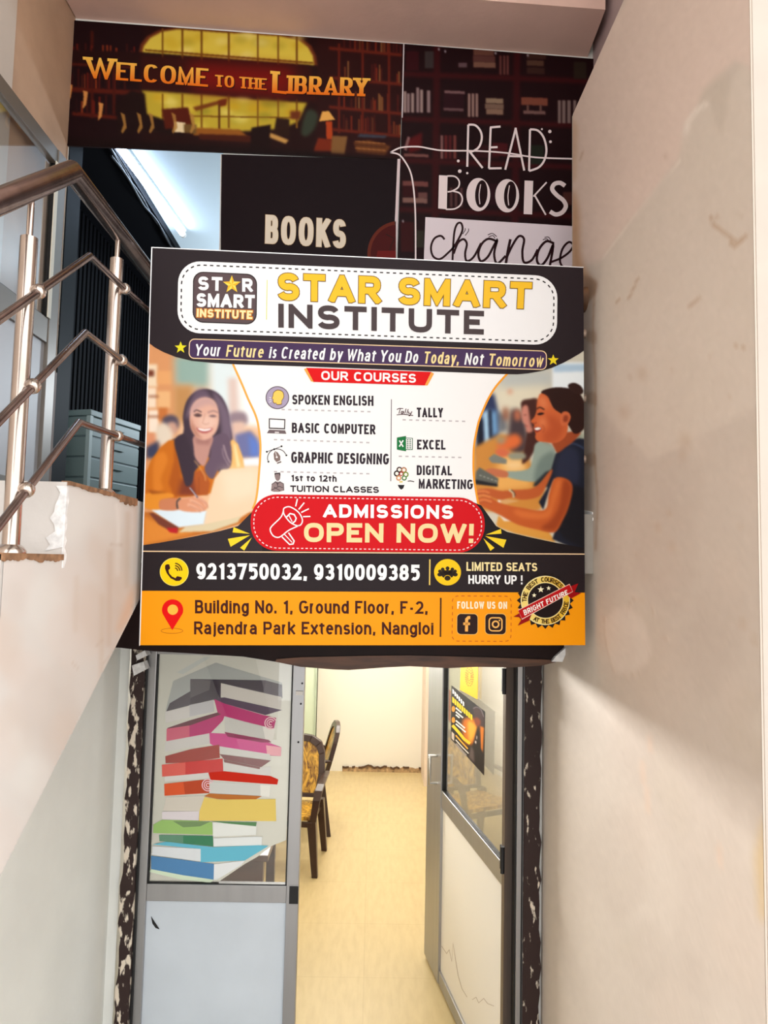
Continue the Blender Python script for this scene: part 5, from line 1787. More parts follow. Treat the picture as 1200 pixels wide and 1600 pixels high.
# lower window
D([(335, 250), (560, 264), (700, 280), (870, 290), (840, 352), (790, 376), (520, 392), (350, 330)], (196, 170, 52), 2)
for k in range(26):
    x_, y_ = 360 + rb.random() * 470, 270 + rb.random() * 100
    D([(x_ - 24, y_), (x_, y_ - 14), (x_ + 26, y_), (x_, y_ + 13)], [(226, 204, 84), (150, 140, 40), (240, 224, 120), (204, 160, 30)][k % 4], 4, .7, smooth=True)
for x_ in (402, 466, 528, 616, 710, 776, 836):
    D([(x_ - 3, 50), (x_ + 3, 50), (x_ + 3, 170), (x_ - 3, 170)], (120, 74, 22), .7)
    D([(x_ - 3, 262), (x_ + 3, 262), (x_ + 3, 374), (x_ - 3, 374)], (130, 86, 24), .7)
D([(345, 118), (890, 160), (890, 166), (345, 124)], (120, 74, 22), .7)
D([(400, 330), (840, 338), (840, 342), (400, 336)], (130, 86, 24), .7)
# red band behind the lettering
D([(330, 136), (880, 172), (905, 290), (330, 248)], (52, 14, 12), 3)
D([(480, 160), (830, 178), (820, 270), (500, 250)], (120, 16, 10), 11)
# dark foreground: chairs, desks, lamp
D([(300, 250), (345, 262), (350, 330), (460, 360), (470, 400), (330, 380), (260, 400), (250, 300)], (30, 12, 12), 2)
D([(400, 312), (485, 306), (500, 372), (410, 376)], (86, 26, 12), 1.5)
D([(500, 306), (600, 280), (608, 290), (510, 318)], (120, 60, 20), 1)
D([(580, 285), (612, 276), (608, 300), (586, 305)], (110, 40, 14), 1)
D([(582, 296), (588, 296), (588, 376), (582, 376)], (90, 46, 16), .7)
D([(510, 372), (650, 378), (690, 410), (500, 396)], (150, 88, 30), 1.5)
D([(520, 392), (690, 398), (690, 420), (520, 410)], (70, 26, 14), 1.5)
D([(440, 352), (476, 356), (474, 388), (440, 386)], (236, 214, 170), .8)
D([(470, 360), (512, 362), (510, 392), (472, 388)], (110, 80, 40), 1)
D([(690, 372), (752, 362), (750, 450), (684, 446)], (28, 10, 10), 1.2)
D([(770, 340), (812, 344), (812, 400), (760, 396)], (44, 22, 14), 1.5)
D([(750, 388), (810, 412), (800, 424), (748, 404)], (200, 150, 80), 1)
D([(815, 318), (850, 318), (846, 346), (814, 344)], (110, 50, 22), 2)
D([(862, 330), (880, 312), (905, 330), (895, 372), (870, 400), (850, 390)], (58, 72, 56), 2.5, .8, smooth=True)
D([(918, 320), (940, 318), (960, 346), (908, 352)], (232, 170, 84), .8)
D([(930, 352), (950, 352), (952, 410), (932, 410)], (180, 66, 26), .8)
D([(905, 405), (985, 415), (980, 450), (890, 448)], (120, 40, 18), 1)
D([(950, 398), (1000, 400), (990, 460), (946, 456)], (130, 90, 50), 1)
D([(1020, 418), (1070, 412), (1140, 432), (1120, 462), (1030, 452)], (104, 58, 28), 1)
for k in range(4):
    pb.line([(1024, 416 + k * 11), (1124, 424 + k * 11)], 3, [(170, 110, 60), (70, 34, 20)][k % 2], .6)
D([(1040, 392), (1130, 398), (1120, 406), (1030, 402)], (62, 66, 80), 1)
for x_ in (266, 318, 356, 430, 488):
    D([(x_, 322), (x_ + 14, 330), (x_ + 20, 372), (x_ + 6, 392), (x_ + 2, 384), (x_ + 10, 362)], (176, 126, 60), .7, .85)
for x_, y_ in ((65, 195), (95, 230), (145, 252), (195, 290)):
    D([(x_, y_), (x_ + 16, y_ + 4), (x_ + 10, y_ + 46), (x_ - 2, y_ + 60), (x_ + 2, y_ + 20)], (210, 140, 74), .7)
D([(20, 400), (700, 440), (1180, 470), (1180, 500), (20, 480)], (24, 9, 10), 4)
pb.blurall(.25)
BS = Sheet(PB, NB)
BS.raster('banner_print', bq, pb, 0, 1.3)
gr = lambda y0_, y1_: (lambda p_: tuple(np.array((255, 214, 96)) * (1 - min(1, max(0, (p_[1] - y0_ - (p_[0] - 132) * .068) / (y1_ - y0_)))) + np.array((234, 104, 18)) * min(1, max(0, (p_[1] - y0_ - (p_[0] - 132) * .068) / (y1_ - y0_)))))
G0 = gr(84, 126)
for s_, q_ in (('W', [(133, 89), (180, 92), (179, 125.5), (136, 122)]), ('ELCOME', [(182, 97), (326, 107.5), (325, 136), (181, 125)]), ('TO', [(336, 117), (366, 119), (366, 137.5), (336, 135.5)]), ('THE', [(374, 120), (417, 123), (416.5, 141), (374, 138)]), ('L', [(426, 111), (448, 113), (447.5, 147.5), (425, 145)]), ('IBRARY', [(451, 118), (576, 122.5), (575, 151), (450, 146.5)])):
    sq_ = [(x_ + 1.3, y_ + 1.5) for x_, y_ in q_]
    BS.text('lettering_shadow#' + s_, s_, sq_, (40, 8, 8), 1, .24, .10, contrast=1.9, serif=True)
    BS.text('lettering#' + s_, s_, q_, GOLD, 2, .24, .10, contrast=1.9, serif=True, grad=G0)
BS.build(ban, paper)

# dark panel with a clock picture
kq = [(345, 241), (621, 249.5), (618, 470), (345, 470)]
pan = tag(empty('poster_panel', PB(480, 470)), 'near black poster panel with cream capital lettering and half a red clock face', 'poster')
board('panel_board', kq, PB, NB, .007, pan, (24, 12, 16))
KS = Sheet(PB, NB)
KS.poly('panel_print', kq, (24, 10, 16), 0)
KS.line('panel_print', [(345.5, 241), (343.5, 392), (343, 470)], 1.6, (214, 208, 204), 1)
KS.text('lettering', 'BOOKS', [(415, 335.5), (541, 343.5), (540, 388.5), (414, 380.5)], (236, 222, 202), 2, .19, .1, outline=((196, 160, 110), .5))


def clip_x(pts, xm):
    return [(min(x_, xm), y_) for x_, y_ in pts]


for k, (r_b, c_) in enumerate(((49, (104, 40, 26)), (44, (74, 14, 14)), (37, (120, 24, 18)), (30, (52, 12, 12)), (28, (240, 228, 214)))):
    cc_ = [(623 + r_b * math.cos(a), 397 + r_b * 1.05 * math.sin(a)) for a in np.linspace(math.pi * .5, math.pi * 1.5, 30)]
    KS.poly('clock_print', clip_x(cc_, 618.5), c_, 1 + k * .3)
KS.line('clock_print', [(603, 366), (616, 373)], 1.3, (40, 24, 20), 3)
KS.line('clock_print', [(616, 374), (611, 384), (609, 392)], 1.1, (40, 24, 20), 3)
KS.poly('clock_print', [(590, 392), (618.5, 392), (618.5, 440), (580, 440)], (110, 20, 18), 3.3)
KS.build(pan, paper)

# tall poster with hand lettering over book shelves
rq = [(631.5, 68.5), (929, 92), (924, 482), (619, 470)]
rp = tag(empty('reading_poster', PB(770, 480)), 'tall dark red poster of book shelves with white hand lettering', 'poster')
board('poster_board', rq, PB, NB, .007, rp, (50, 16, 18))
pr = Paint(600, 55, 945, 490, 1.5, (34, 10, 14))
pr.crop(560, 40, 3)
D = pr.poly
D([(150, 80), (1200, 120), (1200, 1400), (150, 1400)], (38, 11, 16), 3)
for y_ in (215, 425, 620, 850):
    D([(190, y_), (1120, y_ + 36), (1120, y_ + 60), (190, y_ + 24)], (74, 16, 20), 2)
for x_ in (355, 730):
    D([(x_, 90), (x_ + 30, 90), (x_ + 20, 1100), (x_ - 15, 1100)], (70, 15, 20), 2)
bk = lambda x_, y_, w_, h2_, c_: D([(x_, y_), (x_ + w_, y_ + w_ * .04), (x_ + w_, y_ + h2_ + w_ * .04), (x_, y_ + h2_)], c_, .8)
for i, (x_, h2_) in enumerate(((212, 100), (228, 90), (248, 92), (272, 118), (290, 108), (322, 104))):
    bk(x_, 408 - h2_, 15, h2_, (176, 146, 146) if i % 2 else (196, 166, 160))
for x_ in (514, 532, 550):
    bk(x_, 318, 13, 110, (190, 150, 140))
bk(405, 305, 95, 14, (150, 110, 112)); bk(400, 385, 95, 14, (130, 92, 96)); bk(400, 320, 96, 64, (52, 16, 26))
bk(598, 340, 82, 24, (176, 146, 120)); bk(594, 366, 88, 24, (150, 118, 100)); bk(600, 390, 80, 26, (170, 132, 110))
bk(765, 336, 122, 36, (156, 86, 66)); bk(775, 398, 104, 16, (150, 110, 104)); bk(790, 372, 10, 30, (140, 100, 90)); bk(850, 372, 10, 30, (140, 100, 90))
for x_ in (936, 956, 980, 1008):
    bk(x_, 350, 15, 108, (160, 134, 128))
bk(540, 110, 96, 30, (128, 80, 66)); bk(538, 140, 104, 30, (112, 66, 60)); bk(540, 170, 104, 26, (150, 104, 86)); bk(470, 174, 40, 22, (120, 90, 96))
for x_ in (662, 680, 696):
    bk(x_, 140, 10, 90, (130, 72, 66))
bk(790, 130, 90, 26, (76, 44, 36)); bk(790, 162, 80, 26, (104, 70, 54)); bk(790, 196, 84, 30, (70, 40, 34))
bk(312, 120, 42, 80, (70, 58, 58)); bk(1010, 170, 60, 80, (54, 40, 30)); bk(225, 120, 60, 90, (64, 14, 22))
D([(225, 540), (300, 500), (296, 580), (240, 600)], (110, 20, 24), 2)
D([(214, 580), (232, 520), (244, 524), (226, 590)], (170, 120, 120), .8)
for i, x_ in enumerate((385, 404, 424, 446)):
    bk(x_, 515, 14, 110, [(160, 110, 106), (120, 40, 40), (100, 30, 34), (140, 70, 64)][i])
bk(215, 600, 115, 14, (150, 96, 90)); bk(550, 560, 110, 60, (60, 18, 24)); bk(630, 550, 70, 60, (90, 22, 28)); bk(810, 560, 60, 90, (40, 44, 34))
bk(208, 728, 120, 24, (140, 80, 76)); bk(280, 782, 44, 28, (130, 84, 80)); bk(208, 806, 116, 24, (160, 116, 106)); bk(208, 752, 70, 50, (64, 12, 18))
for x_ in (430, 452, 478):
    bk(x_, 760, 12, 90, (110, 70, 70))
bk(610, 740, 60, 100, (52, 16, 26)); bk(960, 780, 50, 60, (96, 50, 44)); bk(272, 960, 36, 80, (60, 56, 44)); bk(200, 920, 60, 140, (70, 14, 18))
for x_, y_ in ((378, 112), (408, 122), (644, 130), (795, 140), (1016, 140), (210, 918)):
    D([(x_ - 5, y_), (x_, y_ - 9), (x_ + 5, y_), (x_, y_ + 9)], (226, 214, 224), .6)
pr.a *= .80
pr.blurall(.3)
RS = Sheet(PB, NB)
RS.raster('poster_print', rq, pr, 0, 1.4)
RC = lambda pts: [(560 + x_ / 3, 40 + y_ / 3) for x_, y_ in pts]
HW = (244, 228, 230)
RS.line('edge_strip', RC([(213, 84), (205, 432)]), 1.8, (214, 204, 208), 1)
RS.line('edge_strip', RC([(190, 625), (170, 1095), (165, 1240)]), 4.5, (226, 208, 212), 1)
RS.line('book_outline', RC([(150, 595), (200, 572), (280, 568), (340, 578), (400, 586), (560, 588), (700, 598), (830, 618), (1010, 625)]), 2.4, HW, 1.2, smooth=True)
RS.line('book_outline', RC([(150, 595), (190, 605), (220, 640), (245, 690), (258, 760), (266, 860), (268, 1000), (268, 1240)]), 2.4, HW, 1.2, smooth=True)
k_ = 0
for ln in ([(515, 465), (510, 662)], [(515, 465), (548, 468), (572, 495), (578, 530), (566, 568), (540, 588), (518, 592)], [(522, 592), (552, 630), (582, 668)],
           [(620, 478), (612, 670)], [(617, 478), (666, 474)], [(614, 572), (652, 570)], [(611, 670), (671, 669)],
           [(688, 676), (738, 480)], [(736, 480), (777, 680)], [(700, 612), (768, 614)],
           [(804, 487), (800, 682)], [(804, 487), (840, 492), (868, 525), (881, 580), (872, 630), (845, 665), (800, 682)]):
    k_ += 1
    RS.line('lettering', RC(ln), 3.2, HW, 2 + .1 * (k_ % 4), smooth=len(ln) > 3)
for x_, y_, r_b in ((897, 497, 2.6), (900, 545, 2.2), (860, 486, 1.5), (468, 635, 2.2), (475, 683, 2.8), (510, 692, 1.8)):
    RS.ell('lettering_dot#%d' % x_, 560 + x_ / 3, 40 + y_ / 3, r_b, r_b, HW, 2)
# BOOKS with fat stems
RS.poly('lettering#b', RC([(378, 702), (418, 704), (414, 862), (374, 858)]), HW, 3)
RS.line('lettering#b', RC([(416, 706), (452, 708), (472, 730), (468, 758), (440, 776), (418, 780)]), 2.3, HW, 3.1, smooth=True)
RS.line('lettering#b', RC([(440, 776), (474, 786), (487, 812), (478, 842), (450, 860), (410, 862)]), 2.3, HW, 3.2, smooth=True)
for cx_ in (562, 697):
    cx1, cy1 = 560 + cx_ / 3, 40 + (793 + (cx_ - 562) * .04) / 3
    RS.ell('lettering#b', cx1, cy1, 18.6, 26, HW, 3)
    RS.ell('lettering#b', cx1 + 4.6, cy1 - 1, 9.6, 21.5, (34, 12, 16), 3.4, rot=4)
    RS.line('lettering#b', [(cx1 + 3.6, cy1 - 16), (cx1 + 1.2, cy1), (cx1 + 2.4, cy1 + 15)], 1.4, HW, 3.8, smooth=True)
RS.poly('lettering#b', RC([(779, 727), (819, 729), (814, 886), (774, 884)]), HW, 3)
RS.line('lettering#b', RC([(882, 735), (820, 802)]), 2.4, HW, 3.1)
RS.line('lettering#b', RC([(826, 796), (878, 888)]), 2.6, HW, 3.2)
RS.line('lettering#b', RC([(968, 752), (945, 738), (918, 744), (908, 768), (930, 796), (960, 820), (972, 848), (955, 876), (925, 886), (898, 872)]), 6.6, HW, 3, smooth=True)
RS.poly('word_box', RC([(314, 898), (1100, 946), (1096, 1320), (300, 1290)]), (240, 228, 236), 2)
SI = (44, 16, 22)
k_ = 0
for ln, w_ in (([(404, 1003), (385, 986), (355, 1000), (340, 1040), (350, 1082), (382, 1095), (420, 1066), (452, 1030), (486, 965), (482, 928), (462, 932), (448, 980), (441, 1100)], 3.2),
               ([(446, 1070), (466, 1020), (492, 1002), (508, 1024), (500, 1070), (508, 1104), (540, 1085), (575, 1020)], 3.4),
               ([(648, 1012), (610, 1000), (578, 1024), (562, 1070), (574, 1105), (606, 1085), (636, 1030), (650, 1008), (636, 1070), (650, 1116), (690, 1080)], 3.6),
               ([(712, 1002), (700, 1060), (690, 1122)], 4.2), ([(694, 1090), (722, 1030), (752, 988), (776, 1002), (768, 1060), (776, 1110), (812, 1100), (840, 1050)], 3.6),
               ([(916, 1022), (880, 1012), (846, 1050), (836, 1100), (856, 1124), (886, 1090), (912, 1030), (900, 1110), (880, 1200)], 3.8),
               ([(900, 1110), (950, 1090), (990, 1060), (1006, 1030), (985, 1016), (955, 1050), (945, 1110), (975, 1140), (1030, 1120)], 3.4)):
    k_ += 1
    RS.line('script_lettering', RC(ln), w_, SI, 3 + .15 * k_, smooth=True)
for ln in ([(488, 978), (500, 960), (500, 950)], [(500, 985), (515, 965), (516, 952)], [(610, 992), (630, 985), (640, 998)], [(606, 982), (628, 975), (648, 990)], [(864, 1005), (882, 1000), (894, 1014)], [(872, 994), (890, 992), (902, 1008)]):
    RS.line('script_lettering', RC(ln), 1.2, SI, 3, smooth=True)
RS.build(rp, paper)

# ------------------------------------------------------------------ library: tube light, cables, drawer tower
tb = tag(empty('tube_light', (-1.1, 3.2, ZLC)), 'glowing bluish tube light on the library ceiling seen above the stairs', 'light')
a_, b_ = onZ(180, 222, ZLC - .035), onZ(286, 366, ZLC - .035)
a_[1] = max(a_[1], YD + .15)
m_ = MB(); m_.tube([a_, b_], .017, 16); m_.build('glowing_tube', emit_mat('tube_glow', (206, 228, 255), 22), tb)
dv = (b_ - a_) / np.linalg.norm(b_ - a_)
m_ = MB(); m_.hexa([p_ + o_ for z_ in (.018, .034) for p_, o_ in ((a_, (-.02, 0, z_)), (a_, (.02, 0, z_)), (b_, (.02, 0, z_)), (b_, (-.02, 0, z_)))]); m_.build('housing', mat('white_tube_housing', (232, 236, 240), 0.5), tb)
for p_ in (a_, b_):
    m_ = MB(); m_.lathe(p_ - dv * .012, dv, [(0, .018), (.024, .018)], 14); m_.build('end_cap', mat('white_plastic', (226, 222, 216), 0.5), tb)
ll = bpy.data.lights.new('library_fill', 'POINT')  # unseen fill light added to brighten the library ceiling
ll.energy, ll.color, ll.shadow_soft_size = 70, (.78, .9, 1.0), .15
lo_b = bpy.data.objects.new('library_fill', ll)
lo_b.location = (-.3, 4.7, 3.45)
COL.objects.link(lo_b)
cb = MB()
r_ = np.random.default_rng(11)
for k in range(3):
    pts = [(-1.30 + .008 * k, YD + .16 + i * .12, ZLC - .062 - .012 * k + .012 * r_.normal()) for i in range(12)]
    cb.tube(spline(pts, False, 3), .006, 6)
tag(cb.build('cable_bundle', black), 'loose black cables along the dark bulkhead beside the tube light', 'cable')

c0 = np.array((-1.37, 3.35)); uu = np.array((.11, .39)) / .405; vv = np.array((-uu[1], uu[0]))
cab = tag(empty('drawer_tower', (*c0, ZL)), 'grey green plastic drawer tower standing in the library doorway behind the railing', 'drawers')
ztc = EYE + .705
cbx = lambda mb, a0, a1, b0, b1, z0_, z1_: mb.hexa([(*(c0 + uu * a + vv * b), z_) for z_ in (z0_, z1_) for a, b in ((a0, b0), (a1, b0), (a1, b1), (a0, b1))])
dm = mat('grey_green_plastic', (116, 132, 130), 0.45)
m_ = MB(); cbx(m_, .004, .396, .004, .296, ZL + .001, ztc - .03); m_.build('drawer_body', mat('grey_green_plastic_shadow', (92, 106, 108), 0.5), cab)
m_ = MB(); cbx(m_, -.004, .404, -.004, .304, ztc - .03, ztc); m_.build('drawer_top', dm, cab, bevel=.004)
nd_ = 5
hh = (ztc - .03 - ZL) / nd_
for k in range(nd_):
    m_ = MB(); cbx(m_, 0, .4, 0, .3, ZL + k * hh + .004, ZL + (k + 1) * hh - .004); dr_ = m_.build('drawer', dm, cab, bevel=.003)
    m_ = MB(); cbx(m_, .14, .26, -.010, .002, ZL + (k + .62) * hh, ZL + (k + .74) * hh); m_.build('pull', dm, dr_)
m_ = MB(); cbx(m_, -.003, .018, -.003, .018, ZL, ztc - .03); m_.build('corner_post', mat('pale_grey_edge', (158, 172, 170), 0.45), cab)

# ------------------------------------------------------------------ poster of a book stack behind the pane of the left leaf
YK = YD + .0265
PK = lambda x_, y_: onY(x_, y_, YK)
bp_ = tag(empty('book_stack_poster', PK(330, 1384)), 'white poster of a tall stack of coloured books behind the left door pane', 'poster')
KB = Sheet(PK, NB, 1.04)
ck = lambda pts: [(180 + x_ / 3.75, 1000 + y_ / 3.75) for x_, y_ in pts]
outl = [(262, 30), (1046, 60), (1046, 158), (1002, 1172), (920, 1205), (830, 1272), (760, 1312), (580, 1434), (178, 1436), (214, 700)]
board('poster_sheet', ck(outl), PK, NB, .0015, bp_, (228, 226, 216))
KB.poly('poster_print', ck(outl), (238, 237, 228), 0)
k_ = 0


def bkp(pts, c_):
    global k_
    k_ += 1
    KB.poly('poster_print', ck(pts), c_, .5 + .16 * k_)


for pts, c_ in (  # paler book ends carry the pane's washed-out reflection in their colour
        ([(340, 240), (590, 132), (978, 250), (980, 345), (880, 300), (620, 250), (300, 420), (296, 410)], (200, 204, 202)),
        ([(360, 190), (520, 100), (560, 100), (400, 200)], (226, 230, 226)),
        ([(440, 228), (880, 236), (978, 262), (980, 340), (620, 252), (618, 345), (575, 348), (300, 418), (320, 370), (440, 300)], (84, 72, 92)),
        ([(440, 228), (880, 236), (872, 300), (620, 252), (600, 345), (440, 380)], (52, 36, 66)),
        ([(440, 228), (560, 236), (552, 292), (440, 340)], (104, 96, 108)),
        ([(622, 254), (976, 334), (972, 402), (640, 336), (618, 320)], (216, 212, 206)),
        ([(600, 340), (640, 336), (978, 410), (880, 440), (640, 372), (576, 352)], (86, 66, 92)),
        ([(292, 420), (576, 352), (580, 420), (296, 486)], (222, 220, 218)),
        ([(436, 380), (576, 352), (580, 420), (436, 448)], (202, 202, 206)),
        ([(580, 345), (640, 372), (870, 440), (944, 456), (930, 520), (870, 505), (640, 448), (632, 470), (560, 545), (440, 570), (300, 594), (306, 515), (440, 470), (600, 424)], (196, 46, 122)),
        ([(306, 515), (440, 470), (600, 424), (620, 436), (440, 500), (330, 530)], (112, 60, 74)),
        ([(302, 520), (436, 500), (436, 572), (300, 594)], (216, 104, 132)),
        ([(640, 446), (864, 506), (920, 590), (644, 538)], (212, 212, 208)),
        ([(864, 506), (940, 520), (922, 592), (880, 585)], (238, 236, 230)),
        ([(292, 594), (552, 546), (556, 606), (290, 656)], (218, 216, 214)),
        ([(552, 544), (640, 548), (870, 590), (974, 628), (972, 680), (900, 676), (640, 628), (612, 640), (556, 606)], (216, 72, 150)),
        ([(640, 538), (900, 585), (916, 600), (860, 600), (660, 566)], (150, 40, 90)),
        ([(884, 616), (974, 628), (972, 680), (890, 672)], (244, 178, 190)),
        ([(294, 680), (440, 640), (610, 612), (614, 690), (440, 716), (296, 722)], (168, 62, 52)),
        ([(612, 622), (906, 668), (915, 704), (612, 666)], (220, 220, 216)),
        ([(612, 668), (912, 706), (856, 744), (640, 700)], (140, 90, 92)),
        ([(276, 730), (440, 712), (630, 694), (634, 770), (546, 780), (276, 800)], (214, 34, 34)),
        ([(274, 730), (412, 716), (412, 790), (276, 800)], (232, 96, 84)),
        ([(634, 700), (850, 746), (910, 740), (912, 790), (850, 790), (634, 762)], (222, 222, 220)),
        ([(636, 700), (850, 744), (846, 756), (640, 716)], (140, 92, 92)),
        ([(290, 800), (548, 776), (546, 810), (290, 828)], (220, 218, 214)),
        ([(546, 776), (640, 768), (910, 796), (956, 816), (950, 846), (860, 840), (560, 818)], (206, 44, 26)),
        ([(288, 842), (400, 830), (552, 814), (552, 896), (440, 902), (290, 912)], (224, 96, 56)),
        ([(400, 832), (552, 814), (552, 896), (410, 902)], (190, 78, 48)),
        ([(552, 828), (850, 846), (856, 912), (552, 896)], (212, 214, 210)),
        ([(850, 846), (910, 850), (905, 918), (852, 912)], (238, 238, 230)),
        ([(552, 898), (860, 914), (810, 940), (600, 930), (522, 914)], (190, 116, 56)),
        ([(300, 920), (522, 912), (524, 985), (490, 1002), (280, 1000)], (214, 208, 196)),
        ([(524, 918), (620, 934), (940, 930), (944, 1060), (620, 1058), (492, 1058), (494, 1004)], (232, 206, 112)),
        ([(276, 1004), (492, 1002), (490, 1056), (276, 1050)], (224, 218, 222)),
        ([(225, 1080), (276, 1052), (490, 1058), (570, 1066), (572, 1140), (224, 1130)], (156, 196, 116)),
        ([(340, 1060), (560, 1062), (500, 1090), (400, 1096)], (122, 150, 104)),
        ([(572, 1068), (830, 1070), (826, 1140), (574, 1150)], (232, 236, 232)),
        ([(560, 1060), (830, 1066), (826, 1090), (640, 1072)], (96, 140, 96)),
        ([(258, 1140), (574, 1146), (576, 1208), (260, 1176)], (70, 132, 98)),
        ([(258, 1140), (400, 1144), (400, 1190), (260, 1176)], (104, 148, 124)),
        ([(576, 1160), (830, 1150), (862, 1152), (860, 1200), (578, 1208)], (230, 236, 236)),
        ([(220, 1196), (300, 1180), (580, 1212), (840, 1200), (900, 1204), (760, 1290), (500, 1300), (500, 1222)], (108, 190, 214)),
        ([(220, 1206), (502, 1222), (502, 1296), (216, 1256)], (222, 228, 232)),
        ([(212, 1262), (400, 1286), (580, 1310), (578, 1402), (400, 1376), (212, 1340)], (88, 138, 186)),
        ([(580, 1312), (760, 1290), (740, 1316), (600, 1400), (578, 1402)], (230, 234, 236)),
        ([(212, 1340), (400, 1376), (578, 1402), (560, 1420), (380, 1400), (200, 1356)], (214, 232, 206))):
    bkp(pts, c_)
for cx_, cy_ in ((912, 486), (545, 848)):
    for r_b in (34, 22, 10):
        KB.line('poster_print', ck(E(cx_, cy_, r_b, r_b, 60, 330)), 1.6, (244, 204, 212), 9.2)
KB.build(bp_, paper)

# ------------------------------------------------------------------ stickers on the right leaf and posters in the room
LNP = LN
lp = tag(empty('class_poster', on_leaf(756, 1211, .046)), 'black and orange poster stuck on the open right door leaf', 'poster')
lq = [(705.4, 1070.8), (757.8, 1112), (756, 1211.5), (704.4, 1154.5)]
PL = lambda x_, y_: on_leaf(x_, y_, .0445)
board('poster_sheet', lq, PL, LN, .001, lp, (24, 14, 12))
pp = Paint(698, 1064, 766, 1218, 4, (26, 14, 12))
pp.crop(680, 1030, 8.42)
D = pp.poly
D([(400, 520), (660, 680), (640, 900), (430, 760)], (40, 34, 40), 2)
D([(360, 800), (520, 780), (560, 880), (540, 1060), (470, 1130), (380, 1080)], (214, 112, 18), 2.5, smooth=True)
D([(430, 820), (540, 880), (510, 1020), (450, 1080)], (252, 186, 60), 2, .9, smooth=True)
D([(500, 650), (560, 640), (620, 700), (650, 800), (640, 900), (580, 900), (530, 820)], (70, 48, 54), 1, smooth=True)
D([(520, 780), (560, 770), (600, 820), (580, 880), (540, 870)], (150, 66, 36), 1.2, smooth=True)
D([(590, 880), (645, 900), (640, 1000), (625, 1250), (596, 1170)], (236, 130, 20), 1)
D([(560, 890), (590, 980), (600, 1180), (640, 1260), (640, 1520), (480, 1340), (500, 1120), (540, 960)], (26, 14, 14), 1)
D([(545, 1000), (556, 1020), (550, 1060), (540, 1050)], (236, 220, 210), .4)
D([(525, 1070), (545, 1080), (540, 1120), (522, 1100)], (236, 220, 210), .4)
D([(470, 1130), (510, 1200), (520, 1370), (440, 1290)], (130, 112, 108), 1.5, .7)
pp.line([(500, 650), (545, 632), (600, 660), (640, 760)], 8, (170, 160, 170), .5)
LSH = Sheet(PL, LN)
LSH.raster('poster_print', lq, pp, 0, .8)
lw = Sheet.warp(lq)
C8 = lambda pts: [(680 + x_ / 8.42, 1030 + y_ / 8.42) for x_, y_ in pts]
for k in range(6):
    x_ = 228 + k * 27
    y_ = 388 + k * 32
    LSH.poly('poster_lettering', C8([(x_, y_), (x_ + 20, y_ + 20), (x_ + 20, y_ + 70), (x_, y_ + 62)]), (248, 246, 244), 1)
for k in range(9):
    x_ = 226 + k * 30
    y_ = 492 + k * 28
    LSH.poly('poster_lettering', C8([(x_, y_), (x_ + 24, y_ + 20), (x_ + 24, y_ + 92), (x_, y_ + 74)]), (252, 212, 20), 1)
for (x_, y_, l_) in ((272, 640, 76), (272, 690, 96), (272, 730, 50), (272, 806, 120), (272, 850, 130)):
    LSH.line('poster_lettering', C8([(x_, y_), (x_ + l_, y_ + l_ * .85)]), 2.2, (240, 236, 232), 1)
for (x_, y_) in ((240, 655), (240, 800)):
    LSH.ell('poster_lettering', 680 + x_ / 8.42, 1030 + y_ / 8.42, 2.6, 4.6, (232, 150, 40), 1)
LSH.line('poster_lettering', C8([(228, 870), (300, 950), (380, 1050), (460, 1110)]), 4.4, (252, 206, 30), 1)
LSH.poly('poster_lettering', C8([(218, 950), (252, 984), (250, 1076), (216, 1040)]), (214, 196, 180), 1)
LSH.line('poster_lettering', C8([(270, 1000), (340, 1080), (430, 1180)]), 2.2, (246, 170, 50), 1)
LSH.line('poster_lettering', C8([(270, 1060), (360, 1160), (440, 1240)]), 1.6, (226, 220, 214), 1)
LSH.line('poster_lettering', C8([(275, 1110), (340, 1190), (410, 1270)]), 3.2, (150, 140, 136), 1)
LSH.build(lp, paper)

yp = tag(empty('yellow_poster', on_leaf(735, 1092, .03)), 'yellow paper with a round brown motif on the pane of the open right leaf', 'poster')
yq = [(720.5, 1020), (747, 1036), (746, 1093), (718.5, 1078)]
PYL = lambda x_, y_: on_leaf(x_, y_, .030)
board('poster_sheet', yq, PYL, LN, .001, yp, (250, 206, 30))
YS = Sheet(PYL, LN)
YS.poly('poster_print', yq, (252, 204, 18), 0)
for r_b, a0 in ((1, 0), (.72, 8), (.45, 3)):
    pts = [(733.5 + 6 * r_b * math.cos(t_), 1057 + 15 * r_b * math.sin(t_)) for t_ in np.linspace(0, 2 * math.pi, 40)]
    YS.dash('poster_print', pts, 1.3, 2.2, 1.4, (196, 128, 20), 1)
YS.build(yp, paper)

rd = tag(empty('red_poster', onX(699, 1120, XRR)), 'red and white paper on the room wall seen through the open leaf', 'poster')
PRD = lambda x_, y_: onX(x_, y_, XRR - .006)
rdq = [(694.5, 1050), (704.5, 1062), (704, 1131), (693.5, 1109)]
board('poster_sheet', rdq, PRD, np.array((-1.0, 0, 0)), .002, rd, (230, 220, 210))
RDS = Sheet(PRD, (-1, 0, 0))
RDS.poly('poster_print', rdq, (244, 238, 226), 0)
RDS.poly('poster_print', [(694.5, 1069), (704.3, 1080), (704, 1131), (693.5, 1109)], (228, 44, 44), 1)
RDS.build(rd, paper)

